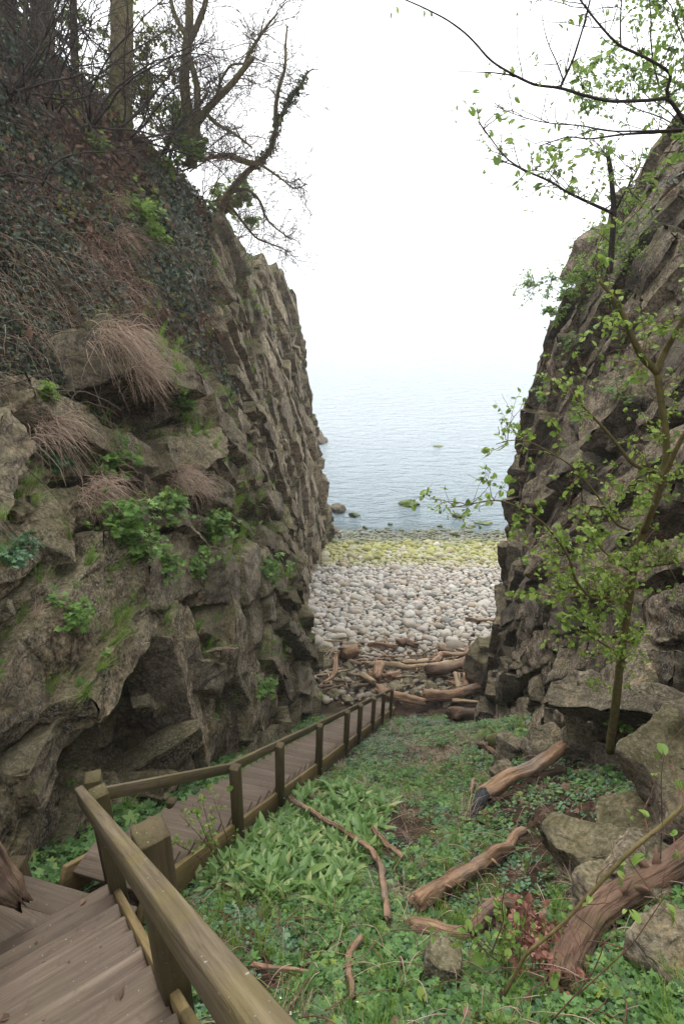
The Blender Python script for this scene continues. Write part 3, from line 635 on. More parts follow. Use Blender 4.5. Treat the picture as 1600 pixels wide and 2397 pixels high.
CP = np.concatenate([C, (zg(C[:, 0], C[:, 1]) + Sz * .16 + g.random(n) * .05)[:, None]], 1); CP[5600:, 2] += .03
nn = np.tile([0, .14, 1.0], (n, 1)) + g.normal(size=(n, 3)) * .22; RM = basis(nn, g.uniform(0, 6.28, n))
dep = CP[:, 1] * CS - CP[:, 2] * SN; u = CX + FPX * CP[:, 0] / dep; vis = (u > 750) & (u < 1150) & (CP[:, 1] > 20.5)
order = np.argsort(-(Sz / dep) * vis)[:300]; ind = np.zeros(n, bool); ind[order] = True
T3 = [pebble(s, 3) for s in range(8)]; T2 = [pebble(s, 2) for s in range(10)]
tag(scatter('cobbles', [(v, [f]) for v, f in T2], CP[~ind], RM[~ind], Sz[~ind], M['cobble_mass'], seed=3), kind='stuff')
protos = []
from mathutils import Matrix
for s, (v, f) in enumerate(T3):
    me_o = build('cobble', v, [f], M['cobble']); protos.append(me_o)
for j, k in enumerate(order):
    o = protos[j] if j < 8 else protos[j % 8].copy()
    if j >= 8: COL.objects.link(o)
    mt = Matrix([list(RM[k][:, 0]) , list(RM[k][:, 1]), list(RM[k][:, 2])]) if 0 else Matrix(RM[k].T.tolist())
    o.matrix_world = Matrix.Translation(CP[k].tolist()) @ mt.to_4x4() @ Matrix.Scale(float(Sz[k]), 4)
    tag(o, 'larger rounded cobble lying among the smaller stones of the beach', 'cobble', 'large cobbles on the beach')
def stone(name, label, cat, c, sz, m, seed, rot=(0, 0, 0), group=None, sub=5, **k):
    v, f = rockmesh(seed, sub, sz, **k); o = build(name, v, [f], m); o.location = tuple(c); o.rotation_euler = tuple(R(a) for a in rot); return tag(o, label, cat, group)
def _searock():
    t = NT('weedy_rock', .6, .35); p = t.objc(); gl = t.new('ShaderNodeNewGeometry'); sp = t.new('ShaderNodeSeparateXYZ'); t.link(gl.outputs['Normal'], sp.inputs[0])
    c = t.ramp(t.noise(p, 3.5, 5, .7), [(.3, (.02, .032, .012)), (.5, (.06, .085, .02)), (.7, (.16, .18, .045))])
    c = t.mix(t.ramp(t.math('ADD', sp.outputs[2], t.noise(p, 3, 3)), [(.75, .92), (1.2, 0)]), c, (.015, .02, .012)); t.col(c); t.bump(t.noise(p, 10, 4), .05); return t.m
M['weed'] = _searock()
def sea_at(px, py, z=WATER_Z):
    r = ray(px, py); return r * (z / r[2])
for k, (px, py, w, h, lab) in enumerate([(960, 1181, 1.30, .34, 'long yellow-green weedy rock farthest out in the sea'), (828, 1209, .62, .32, 'round green weedy rock in the sea beside the tall cliff foot'),
        (1072, 1211, .62, .30, 'dark rock with green cap in the sea, nearer the dark cliff'), (1130, 1225, .95, .12, 'flat black-green rock barely above the water by the dark cliff'),
        (912, 1228, .30, .14, 'small brown stone alone in the shallow water'), (1028, 1233, .28, .16, 'small bright green round stone in the shallow water'),
        (1025, 1045, .8, .10, 'faint submerged rock just breaking the surface far out'), (853, 1238, .3, .2, 'small grey stone in the shallows beneath the tall cliff'),
        (1098, 1236, .4, .1, 'flat pale stone awash in the shallows next to the flat black rock'), (985, 1247, .45, .2, 'dark wet stone where the waves meet the cobbles')]):
    c = sea_at(px, py); stone('sea_rock', lab, 'rock', c + [0, 0, h * .22], (w * .95, w * .6, h * 1.25), M['weed'], 500 + k, (0, 0, g.uniform(-15, 15)), 'rocks standing in the sea', 4, amp=.12)
for k, (px, py, Y, w) in enumerate([(752, 1035, 47.5, 1.5), (744, 1022, 47, 1.2), (785, 1195, 45.5, 1.1), (768, 1240, 44, .9), (758, 1265, 42, .8)]):
    c = sea_at(px, py) if k < 3 else at(px, py, Y); stone('shore_rock', ['dark jagged rock at the waterline beyond the tall cliff', 'dark upper rock beyond the cliff edge above the water', 'black wet rock at the seaward foot of the cliff', 'dark rock in the shallows against the cliff foot', 'blackish boulder at the cliff foot beside the green stones'][k],
          'rock', c, (w * .8, w, w * .8), M['rock_dark'], 540 + k, (0, 0, 20 * k), None, 4)
M_soil0 = None
for nm in ('boulder',): pass
def boulder(px, py, sz, lab, seed, rot=(0, 0, 0), m='boulder', lift=.3, cat='boulder', Y=None, sub=5):
    c = at(px, py, Y) if Y else gnd(px, py); gb = rng(seed); v, f = block(gb, np.zeros(3), np.eye(3), np.array(sz) * .86, 22, .08, 7, .25)
    fn = np.cross(v[f[:, 1]] - v[f[:, 0]], v[f[:, 2]] - v[f[:, 0]]); vn = np.zeros_like(v)
    for k in range(4): np.add.at(vn, f[:, k], fn)
    w = v + seed * 1.37; lay = np.stack([w[:, 0] * 2, w[:, 1] * 2, w[:, 2] * 9 + w[:, 1] * 2], 1)
    off = np.stack([fbm(w * 2.6 + q, 3, seed + q) for q in range(3)], 1) * .11 * min(sz) / .4
    v = v + off + nrm(vn) * (.03 * fbm(w * 5, 4, seed + 5, .6) + .014 * fbm(w * 17, 3, seed + 6, .7) - .035 * smooth(fbm(lay, 3, seed + 7), .1, .45))[:, None]
    o = build('boulder', v, [f], M[m]); o.location = tuple(np.asarray(c) + [0, 0, sz[2] * lift]); o.rotation_euler = tuple(R(a) for a in rot); return tag(o, lab, cat)
boulder(1140, 1610, (.95, .8, 1.35), 'tall yellowish boulder leaning against the dark cliff by the driftwood', 560, (0, 8, 20), lift=.85)
boulder(1560, 1790, (.50, .45, .42), 'large pale tan boulder perched on the slope beside the dark cliff', 561, (10, -15, 30), lift=0, Y=4.9)
boulder(1598, 1905, (.40, .35, .50), 'upright grey boulder under the large tan boulder', 562, (0, 10, 5), lift=0, Y=4.3)
boulder(1400, 2030, (.78, .30, .30), 'long flat lichen-spotted slab on the slope above the big fallen log', 563, (0, -33, -40), lift=.45)
boulder(1500, 1955, (.50, .34, .26), 'pointed pale slab leaning behind the big fallen log', 564, (5, -35, -30), lift=.5)
boulder(1030, 2290, (.155, .15, .21), 'rounded grey-brown stone standing among leaves near the dead leaf heap', 565, (0, 5, 0), lift=.5, sub=4)
boulder(1172, 1822, (.24, .22, .24), 'brown block at the foot of the dark cliff behind the charred log', 566, (0, 0, 25), 'rock_dark', .4)
boulder(1200, 1772, (.38, .32, .34), 'dark block against the cliff foot above the brown block', 567, (0, 12, 50), 'rock_dark', .5)
boulder(1265, 1762, (.40, .34, .32), 'dark broken block in the rock jumble below the green sapling', 568, (8, 0, 10), 'rock_dark', .5)
boulder(1350, 1762, (.36, .32, .36), 'squarish dark block next to the sapling trunk foot', 569, (0, -10, 70), 'rock_dark', .5)
boulder(1575, 2250, (.36, .28, .28), 'dark shaded rock underneath the big fallen log', 570, (0, 0, 25), 'rock_dark', .2)
boulder(1500, 2080, (.42, .35, .28), 'dark rock between the slab and the big fallen log', 571, (0, 10, 45), 'rock_dark', .4)
boulder(1400, 2120, (.36, .28, .26), 'rough grey rock end below the long flat slab', 572, (0, 20, 15), 'boulder', .5)
# broken slabs around the driftwood at the beach head
for k, (px, py, s) in enumerate([(765, 1560, .34), (812, 1568, .36), (790, 1602, .34), (832, 1612, .30), (950, 1602, .40), (985, 1590, .30), (1005, 1612, .30), (970, 1630, .32), (925, 1612, .42), (1035, 1620, .26), (780, 1630, .3), (812, 1642, .28), (1045, 1650, .24), (905, 1650, .2), (760, 1528, .36), (835, 1520, .36), (800, 1585, .3)]):
    c = gnd(px, py); stone('beach_rock', 'angular brown rock lying among the driftwood at the head of the beach', 'rock', c + [0, 0, s * .35], (s * 1.25, s * .95, s * .62), M['boulder'], 600 + k, (g.uniform(-12, 12), g.uniform(-12, 12), g.uniform(0, 180)), 'angular rocks among the driftwood', 4)
# driftwood
def zo(pts): return [(700 + x / 3.136, 1450 + y / 3.136) for x, y in pts]
def zf(pts): return [(800 + x * .5102, 1650 + y * .5102) for x, y in pts]
LOGS = []
def log_surface(Q, r, rp, NS, rough, seed, m, root):
    n = len(Q); gg = rng(seed); s = np.r_[0, np.cumsum(np.linalg.norm(np.diff(Q, axis=0), axis=1))]; ang = np.arange(NS) * 2 * math.pi / NS
    rid = 1 + rough * 1.5 * fbm(np.stack([np.repeat(s / (rp * 9), NS), np.tile(np.cos(ang) * 2.2, n), np.tile(np.sin(ang) * 2.2 + seed, n)], 1), 3, seed).reshape(n, NS) + rough * .8 * fbm(np.stack([np.repeat(s / (rp * 2.5), NS), np.tile(np.cos(ang) * 3, n), np.tile(np.sin(ang) * 3 + seed, n)], 1), 3, seed + 3).reshape(n, NS) + .09 * fbm(np.stack([np.repeat(s / (rp * .7), NS), np.tile(np.cos(ang) * 6, n), np.tile(np.sin(ang) * 6 + seed, n)], 1), 3, seed + 4).reshape(n, NS)
    t = nrm(np.gradient(Q, axis=0)); aa = nrm(np.cross(t, [.1, .2, 1.0])); bb = np.cross(t, aa); jag = (gg.random(NS) - .5) * rp * 1.1
    ring = Q[:, None] + (np.cos(ang)[None, :, None] * aa[:, None] + np.sin(ang)[None, :, None] * bb[:, None]) * (r[:, None] * rid)[..., None]; ring[0] += t[0] * jag[:, None]; ring[-1] += t[-1] * np.roll(jag, 3)[:, None]
    idx = np.arange(n * NS).reshape(n, NS); nx = np.roll(idx, -1, 1); mb = MB()
    mb.add(np.concatenate([ring.reshape(-1, 3), Q[:1] + t[:1] * rp * .2, Q[-1:] - t[-1:] * rp * .2]), [np.stack([idx[:-1], nx[:-1], nx[1:], idx[1:]], -1).reshape(-1, 4), np.concatenate([np.stack([nx[0], idx[0], np.full(NS, n * NS)], -1), np.stack([idx[-1], nx[-1], np.full(NS, n * NS + 1)], -1)])])
    o = mb.obj('trunk', m, root); off = seed * 1.7
    attr(o, 'gx', np.r_[np.repeat(s, NS), 0, s[-1]] + off); attr(o, 'gy', np.r_[(np.cos(ang)[None] * r[:, None]).ravel(), 0, 0]); attr(o, 'gz', np.r_[(np.sin(ang)[None] * r[:, None]).ravel(), 0, 0])
def log(name, label, cat, pts, rp, m, seed, lifts=None, group=None, taper=.75, knots=True, sides=18, rough=.22):
    """pts: pixels of the centre line where it lies on the ground; rp: radius in metres"""
    if group: rp = rp * .95
    P = np.array([gnd(x, y, lift=0) for x, y in pts]); P[:, 2] += rp * .55 + (.10 if group else .06)
    if lifts is not None: P[:, 2] += np.array(lifts)
    seg = np.r_[0, np.cumsum(np.linalg.norm(np.diff(P, axis=0), axis=1))]; n = max(10, int(seg[-1] / (rp * .5))); n = min(n, 120); s = np.linspace(0, seg[-1], n)
    Q = np.stack([np.interp(s, seg, P[:, i]) for i in range(3)], 1)
    for _ in range(max(1, n // 14)): Q[1:-1] = (Q[:-2] + 2 * Q[1:-1] + Q[2:]) / 4
    gg = rng(seed); Q = Q + np.stack([fbm(np.c_[s * 1.6 / max(rp * 8, .3), s * 0 + seed, s * 0 + i], 2, seed) for i in range(3)], 1) * rp * .5
    r = rp * np.linspace(1, taper, n) * (1 + .16 * fbm(np.c_[s / (rp * 3), s * 0, s * 0 + seed], 2, seed + 9))
    r[0] *= .8; r[-1] *= .7; LOGS.append(np.c_[Q[:, :2], r]); NS = sides
    root = thing(name, label, cat, (0, 0, 0), group); log_surface(Q, r, rp, NS, rough, seed, m, root)
    if knots:
        for j in range(knots if knots is not True else max(1, n // 22)):
            k = int(gg.integers(2, n - 2)); d = nrm(gg.normal(size=3) + [0, 0, .5]); a = Q[k] + d * r[k] * .5
            m2 = MB(); m2.tube([a, a + d * r[k] * .9, a + d * r[k] * gg.uniform(1.2, 2.0) + gg.normal(size=3) * r[k] * .3], [r[k] * .34, r[k] * .22, r[k] * .05], 9, rough=.6, seed=seed + j)
            m2.obj('branch_stub', m, root)
    return root, Q, r
DW = 'driftwood logs washed up at the head of the beach'
for k, (lab, pts, rp, mm, lf) in enumerate([
    ('short reddish driftwood log lying on pale cobbles behind the pile', [(505, 210), (600, 222), (720, 238)], .13, 'drift', .1),
    ('torn reddish root chunk at the end of the short reddish log', [(725, 215), (790, 190), (860, 225)], .2, 'drift_dark', .1),
    ('thick sawn tan log section standing clear on the rocks', [(315, 300), (375, 292), (435, 285)], .36, 'drift', .25),
    ('crooked thin branch running down from the sawn tan section', [(300, 275), (262, 345), (272, 425), (185, 520)], .13, 'drift', .15),
    ('split pale plank-like log between cobbles above the long log', [(745, 340), (850, 350), (945, 345)], .15, 'drift_pale', .1),
    ('snaking tan branch arching over cobbles by the yellowish boulder', [(975, 375), (1030, 300), (1110, 303), (1190, 310), (1300, 272)], .14, 'drift', .2),
    ('longest thin bleached log laid right across the pile', [(490, 402), (620, 388), (760, 415), (1000, 397), (1250, 342)], .15, 'drift_pale', .3),
    ('thick brown log in front of the longest thin log', [(935, 442), (1130, 405), (1292, 362)], .25, 'drift_dark', .25),
    ('stubby upright tan stump block among the pile', [(592, 405), (582, 450), (570, 500)], .27, 'drift', .3),
    ('short orange-brown log piece leaning beside the stump block', [(640, 480), (720, 432)], .2, 'drift', .15),
    ('yellow bare split log pointing at the stairs', [(1140, 455), (1160, 505), (1182, 558)], .16, 'drift_pale', .2),
    ('slim straight bleached log beside the yellow split log', [(1222, 418), (1250, 475), (1282, 530)], .12, 'drift_pale', .25),
    ('short brown log between the yellow and the slim bleached log', [(1207, 455), (1226, 548)], .12, 'drift', .2),
    ('dark forked log piece near the yellowish boulder', [(1262, 410), (1310, 505)], .15, 'drift_dark', .25),
    ('dark red jagged log end beside the cliff foot', [(1332, 432), (1290, 505)], .17, 'drift_dark', .2),
    ('thick rotten log lying lowest in the pile before the cliff', [(910, 632), (1100, 607), (1330, 548)], .22, 'drift', .2),
    ('gnarled log lying just behind the foot of the stairs', [(570, 560), (640, 600), (760, 622), (930, 662)], .2, 'drift', .2),
    ('thin straight pole on the grass edge below the rotten log', [(1115, 630), (1230, 635), (1340, 641)], .085, 'drift_pale', .1),
    ('thin orange stick alone on the pale cobbles by the cliff', [(1215, 18), (1300, 30), (1440, 36)], .09, 'drift', .1),
    ('slanting split log half hidden behind the handrail', [(440, 470), (490, 495), (555, 522)], .17, 'drift_pale', .2),
    ('short brown log above the thick brown log', [(1020, 262), (1130, 282)], .15, 'drift_dark', .15),
    ('grey branch stub beside the snaking branch end', [(1240, 320), (1300, 322)], .16, 'drift_dark', .2),
    ('small crooked branch on rocks below the sawn section', [(370, 350), (450, 372)], .08, 'drift', .2),
    ('pale short log under the longest log near the stump', [(500, 430), (560, 445), (640, 470)], .14, 'drift', .05)]):
    log('driftwood_log', lab, 'log', zo(pts), rp, M[mm], 700 + k, [lf] * len(pts), DW, taper=.8, rough=.30)
log('fallen_log', 'short thick brown log with hollow end lying on green slope near the beach', 'log', zo([(1095, 752), (1200, 742), (1300, 740)]), .27, M['drift_dark'], 740, [.1] * 3)
log('fallen_log', 'small brown log end beside the hollow log at the cliff foot', 'log', zo([(1340, 722), (1420, 726)]), .16, M['drift_dark'], 741, [.1] * 2)
rt, Q, r = log('fallen_log', 'reddish bare log with charred black lower end resting against the cliff blocks', 'log', zf([(640, 465), (760, 410), (870, 350), (1010, 288)]), .115, M['drift'], 742, [.06, .14, .18, .30], taper=.8)
mb = MB(); e = gnd(*zf([(588, 545)])[0]) + [0, 0, .03]; mb.tube([Q[1], (Q[0] + e) / 2 + [0, 0, .02], e], [r[1] * 1.02, .075, .03], 12, rough=.15); tag(mb.obj('charred_end', M['char'], rt), 'blackened tapering tip')
log('fallen_log', 'long crooked pale brown log half sunk in leaves across the slope', 'log', zf([(335, 962), (430, 892), (560, 820), (740, 705), (765, 640), (825, 618)]), .085, M['drift'], 743, [0.02, .05, .07, .05, .07, .08])
log('fallen_branch', 'thin bent grey-brown branch lying on leaves beside the garlic patch', 'branch', zf([(-240, 480), (-130, 560), (0, 640), (120, 710), (175, 790), (190, 900), (205, 1030)]), .042, M['drift'], 744, [.20, .2, .18, .15, .14, .12, .06])
log('fallen_branch', 'short forked twiggy branch on leaves above the long crooked log', 'branch', zf([(140, 610), (210, 690), (275, 750)]), .035, M['drift'], 745, [.10] * 3)
log('fallen_log', 'massive red-brown rotten log slanting into the corner below the slabs', 'log', zf([(985, 1300), (1060, 1170), (1130, 1050), (1290, 935), (1440, 850), (1640, 745)]), .118, M['drift_dark'], 746, [.0, .04, .10, .16, .18, .16], taper=1.05, sides=48, rough=.15, knots=5)
log('fallen_log', 'grey-brown log stub lying flat near the rounded stone', 'log', zf([(310, 1055), (400, 1060), (480, 1085), (580, 1085)]), .07, M['drift'], 747, [.02] * 4)
log('fallen_branch', 'arched bark-covered branch hump rising from leaves by the rounded stone', 'branch', zf([(580, 1070), (640, 1020), (720, 985), (800, 985), (865, 1000)]), .085, M['drift_dark'], 748, [0, .08, .14, .1, 0])
log('fallen_branch', 'bent reddish branch lying at the bottom edge of the leafy slope', 'branch', zf([(85, 1110), (35, 1190), (25, 1290), (45, 1390)]), .03, M['drift'], 749, [.04] * 4)
log('fallen_branch', 'thin brown branch lying on the lower leaves near the handrail', 'branch', [(590, 2283), (660, 2290), (745, 2300)], .018, M['drift'], 750, [.06] * 3)
log('fallen_branch', 'broken reddish branch heap at the foot of the dark cliff', 'branch', zf([(620, 195), (680, 230), (740, 260)]), .06, M['drift_dark'], 751, [.05] * 3)
log('fallen_log', 'mossy brown log piece at the cliff foot by the reddish branch heap', 'log', zf([(670, 210), (720, 190), (770, 185)]), .13, M['bark_mossy'], 752, [.05] * 3)
log('fallen_branch', 'small curved brown stick standing out of leaves left of the charred log', 'branch', zf([(600, 372), (597, 400), (588, 420)]), .04, M['drift'], 753, [.1, .06, .02])
log('fallen_branch', 'small red-brown branch stub in the garlic patch by the stairs', 'branch', [(728, 1882), (742, 1872), (758, 1885)], .05, M['drift_dark'], 754, [.08] * 3)
log('fallen_branch', 'short pinkish stick lying on leaves below the garlic patch', 'branch', zf([(70, 505), (105, 490), (150, 488)]), .03, M['drift'], 755, [.05] * 3)
Lg = thing('fallen_log', 'broken red-brown log end lying beside the stair landing', 'log', (0, 0, 0))
_q = np.stack([at(-150, 1880, 3.25), at(-60, 1980, 3.15), at(0, 2060, 3.1), at(50, 2112, 3.05)]); _s = np.linspace(0, 1, 40); _q = np.stack([np.interp(_s, [0, .4, .75, 1], _q[:, i]) for i in range(3)], 1)
log_surface(_q, np.interp(_s, [0, .6, .85, 1], [.15, .13, .11, .05]), .13, 40, .3, 61, M['drift_dark'], Lg)
# small sticks and splinters strewn through the driftwood
g = rng(909)
for k in range(90):
    px, py = g.uniform(755, 1120), 1500 + 125 * g.random() ** .7; p = gnd(px, py); a = g.uniform(-.5, .5) + (g.random() < .3) * 1.4; L = g.uniform(.4, 1.7); s = np.linspace(-.5, .5, 8)
    Q = np.stack([p[0] + np.cos(a) * s * L, p[1] + np.sin(a) * s * L, s * 0], 1) + np.cumsum(g.normal(size=(8, 3)), 0) * L * .018; Q[:, 2] = zg(Q[:, 0], Q[:, 1]) + .26 + s * L * g.uniform(-.3, .3); mb = MB(); mb.tube(Q, np.linspace(1, .6, 8) * g.uniform(.025, .075), 7, rough=.4, seed=k)
    o = mb.obj('driftwood_stick', (M['drift'], M['drift_dark'], M['drift_pale'])[k % 3], None); n_ = len(o.data.vertices); attr(o, 'gx', np.array([v.co[0] for v in o.data.vertices]) + k); attr(o, 'gy', np.array([v.co[1] * .5 for v in o.data.vertices])); attr(o, 'gz', np.array([v.co[2] for v in o.data.vertices]))
    tag(o, 'small driftwood stick lying among the logs at the head of the beach', 'stick', 'small sticks strewn among the driftwood')
# ------------------------------------------------------------ leaf and blade templates (x = across, y = along, z = up)
def t_leaf(n=6, w=.8, fold=.18, curl=.25, lobes=0):
    """broad leaf fan from its stalk end"""
    a = np.linspace(-.92, .92, n * 2 + 1) * math.pi; r = np.ones_like(a)
    if lobes: r = .72 + .28 * np.cos(a * lobes)
    x = np.sin(a) * .5 * w * r; y = .45 + np.cos(a) * .5 * r
    V = np.c_[x, y, -abs(x) * fold * 2 * -1 * .5 - curl * (y - .3) ** 2]; V = np.r_[[[0, .45, 0]], V]
    F = [[0, i + 2, i + 1] for i in range(len(a) - 1)]; return V, [np.array(F)]
def t_lance(n=5, w=.26, arch=.5):
    t = np.linspace(0, 1, n + 1); ww = w * np.sin(np.pi * np.clip(t * .92 + .06, 0, 1)) ** .8 * .5
    y = np.sin(t * arch * 1.6) / (arch * 1.6); z = (1 - np.cos(t * arch * 1.6)) / (arch * 1.6) * -1
    L = np.c_[-ww, y, z + ww * .5]; Mi = np.c_[ww * 0, y, z]; Rr = np.c_[ww, y, z + ww * .5]; V = np.concatenate([L, Mi, Rr]); m = n + 1
    F = [[i, m + i, m + i + 1, i + 1] for i in range(n)] + [[m + i, 2 * m + i, 2 * m + i + 1, m + i + 1] for i in range(n)]; return V, [np.array(F)]
def t_blade(n=4, w=.02, arch=1.2):
    t = np.linspace(0, 1, n + 1); ww = w * (1 - t * .9) * .5; y = (1 - np.cos(t * arch)) / arch; z = np.sin(t * arch) / arch
    V = np.concatenate([np.c_[-ww, y, z], np.c_[ww, y, z]]); m = n + 1; return V, [np.array([[i, m + i, m + i + 1, i + 1] for i in range(n)])]
def merge(parts):
    V = []; P = {}; n = 0
    for v, ps in parts:
        V.append(v)
        for p in ps: P.setdefault(np.asarray(p).shape[1], []).append(np.asarray(p) + n)
        n += len(v)
    return np.concatenate(V), [np.concatenate(x) for x in P.values()]
def xf(t, Rm, o=(0, 0, 0), s=1.0): v, p = t; return (v * s) @ Rm + np.asarray(o), p
def rotm(g, az=None, tilt=0.0):
    az = g.uniform(0, 6.283) if az is None else az; c, s = math.cos(tilt), math.sin(tilt); a = np.array([[1, 0, 0], [0, c, s], [0, -s, c]]); c, s = math.cos(az), math.sin(az)
    return a @ np.array([[c, s, 0], [-s, c, 0], [0, 0, 1]])
def rosette(seed, leaf, k, tilt=(.1, .9), rad=.02, s=(.7, 1.1), h=0.0):
    g = rng(seed); out = []
    for i in range(k):
        az = i * 2.4 + g.uniform(-.5, .5); out.append(xf(leaf, rotm(g, az, g.uniform(*tilt)), (g.normal() * rad, g.normal() * rad, g.uniform(0, 1) * h), g.uniform(*s)))
    return merge(out)
def tuft(seed, k, w=.02, arch=(.6, 1.7), rad=.06, s=(.5, 1.1), droop=0.0):
    g = rng(seed); out = []
    for i in range(k):
        out.append(xf(t_blade(4, w * g.uniform(.7, 1.3), g.uniform(*arch)), rotm(g, None, g.uniform(-.25, .25) - droop), (g.normal() * rad, g.normal() * rad, 0), g.uniform(*s)))
    return merge(out)
LEAF = t_leaf(5, .95, .2, .3); LEAF_L = t_leaf(9, 1.0, .2, .3, 5); LEAF_N = t_leaf(4, .62, .25, .5); LANCE = t_lance(5, .27, .55); IVY = t_leaf(4, 1.0, .15, .2, 3)
CEL = [rosette(10 + i, t_leaf(4, 1.0, .12, .15), 8, (.0, .35), .75, (.55, 1.0), .5) for i in range(6)]
HERB = [rosette(30 + i, LEAF_L, 8, (.0, .6), .35, (.6, 1.1), .7) for i in range(6)]
GAR = [rosette(50 + i, LANCE, 7, (.55, 1.25), .10, (.7, 1.15)) for i in range(6)]
TUFT = [tuft(70 + i, 34) for i in range(5)]; STRAW = [tuft(80 + i, 40, .012, (1.4, 2.6), .09, (.5, 1.2)) for i in range(5)]
_LG = np.concatenate([l for l in LOGS if l[:, 1].min() < 18])
def off_logs(x, y):
    d = np.min((x[:, None] - _LG[None, :, 0]) ** 2 + (y[:, None] + .03 - _LG[None, :, 1]) ** 2 - (_LG[None, :, 2] * 1.0 + .02) ** 2, axis=1); return d > 0
def cover(name, n, x0, x1, y0, y1, temps, size, m, w, seed, sd=.25, tiltn=.25, lift=0.0, pw=0.9):
    """scatter over the ground; denser near the camera; w(x, y) in 0..1 keeps or drops"""
    g = rng(seed); k = int(n * 4); y = y0 + (y1 - y0) * g.random(k) ** (1 + pw); x = g.uniform(x0, x1, k)
    keep = g.random(k) < w(x, y); x, y = x[keep][:n], y[keep][:n]; keep = off_logs(x, y); x, y = x[keep], y[keep]; z = ground_z(x, y) + lift
    e = .05; N = np.stack([-(zg(x + e, y) - zg(x - e, y)) / (2 * e), -(zg(x, y + e) - zg(x, y - e)) / (2 * e), np.ones_like(x)], 1); N = nrm(N) * .55 + [0, 0, .45] + g.normal(size=(len(x), 3)) * tiltn
    S = size * np.exp(g.normal(size=len(x)) * sd); return scatter(name, temps, np.stack([x, y, z], 1), basis(N, g.uniform(0, 6.283, len(x))), S, m, seed=seed)
def n2(x, y, f, seed, o=3): return fbm(np.stack([x * f, y * f, x * 0], 1), o, seed)
def stair_mask(x, y):
    """0 over the stairs"""
    t = (x - PA[0]) * D2[0] + (y - PA[1]) * D2[1]; s = (x - PA[0]) * L2[0] + (y - PA[1]) * L2[1]; low_ = (s > -.06) & (s < WID + .08) & (t > -3.2)
    t1 = (x - UA[0]) * D1[0] + (y - UA[1]) * D1[1]; s1 = (x - UA[0]) * L1[0] + (y - UA[1]) * L1[1]; up_ = (s1 > -.10) & (s1 < UW + .1) & (t1 > -.6)
    return ~(low_ | up_)
def bare(x, y):      # bare dark soil under the right-hand rocks
    a = np.exp(-(((x - 2.75) / .85) ** 2 + ((y - 5.2) / 1.3) ** 2) ** 1.3); b = np.exp(-(((x - 2.1) / .45) ** 2 + ((y - 4.0) / .6) ** 2)); return np.clip(a * 1.05 + b * .5, 0, 1)
def garlic_patch(x, y):
    s = (x - PA[0]) * L2[0] + (y - PA[1]) * L2[1]; t = (x - PA[0]) * D2[0] + (y - PA[1]) * D2[1] + .3 * n2(x, y, 1.5, 5)
    return smooth(-abs(s + .85), -.95, -.65) * smooth(-abs(t - .35), -2.0, -1.5)
def straw_patch(x, y): return np.clip(np.exp(-(((x - 2.2) / .8) ** 2 + ((y - 10.4) / 1.5) ** 2)) + .8 * np.exp(-(((x - .9) / .35) ** 2 + ((y - 7.0) / .6) ** 2)) + .55 * smooth(n2(x, y, .65, 123), .22, .5), 0, 1)
ends = lambda y: smooth(-y, -18.3, -17.0)
tag(cover('ground_cover', 20000, -3.6, 5.2, .7, 18.6, CEL, .040, M['blue_green'], lambda x, y: stair_mask(x, y) * (1 - bare(x, y)) * (1 - .8 * garlic_patch(x, y)) * (1 - .6 * straw_patch(x, y)) * ends(y) * smooth(n2(x, y, .9, 21) + .55, 0, .35), 1, .22, lift=.015), kind='stuff')
tag(cover('ground_cover', 9500, -3.6, 5.2, .7, 18.4, CEL, .062, M['green'], lambda x, y: stair_mask(x, y) * (1 - bare(x, y)) * (1 - garlic_patch(x, y)) * (1 - .7 * straw_patch(x, y)) * ends(y) * smooth(n2(x, y, .7, 31), -.25, .3), 2, .25, lift=.02), kind='stuff')
tag(cover('herbs', 3600, -3.4, 5.2, .8, 10, HERB, .058, M['green'], lambda x, y: stair_mask(x, y) * (1 - .9 * bare(x, y)) * (1 - garlic_patch(x, y)) * smooth(n2(x, y, 1.1, 41), -.05, .3), 3, .3, lift=.05), kind='stuff')
tag(cover('herbs', 1100, -3.45, -1.2, 3.6, 10, HERB, .115, M['green'], lambda x, y: stair_mask(x, y) * ((x - PA[0]) * L2[0] + (y - PA[1]) * L2[1] > .5), 4, .25, lift=.1, pw=.3), kind='stuff')
tag(cover('wild_garlic', 1050, -2.2, 1.2, 3.0, 8.5, GAR, .235, M['garlic'], lambda x, y: stair_mask(x, y) * garlic_patch(x, y), 5, .18, .3, pw=.2), kind='stuff')
tag(cover('grass', 1500, -2.5, 5, .9, 18.4, TUFT, .20, M['grass'], lambda x, y: stair_mask(x, y) * (1 - bare(x, y)) * (1 - garlic_patch(x, y)) * ends(y) * smooth(n2(x, y, .5, 61), .0, .4), 6, .3, .2, pw=.5), kind='stuff')
tag(cover('dry_grass', 620, -1.5, 5, 1, 18.2, STRAW, .26, M['straw'], lambda x, y: stair_mask(x, y) * (.12 + straw_patch(x, y)) * ends(y), 7, .3, .3, pw=.3), kind='stuff')
def dead_w(x, y): return np.clip(.05 + .9 * np.exp(-(((x - .98) / .28) ** 2 + ((y - 2.1) / .35) ** 2)) + .5 * straw_patch(x, y) + .4 * bare(x, y) + .8 * np.exp(-(((x - 3.3) / .5) ** 2 + ((y - 6.4) / .7) ** 2)), 0, 1)
tag(cover('dead_leaves', 2600, -1.8, 5, 1, 18, [merge([xf(LEAF_N, rotm(rng(i), None, .6 + .5 * (i % 3)), (0, 0, 0))]) for i in range(5)], .065, M['dead'], lambda x, y: stair_mask(x, y) * dead_w(x, y), 8, .3, .7, lift=.05, pw=.4), kind='stuff')
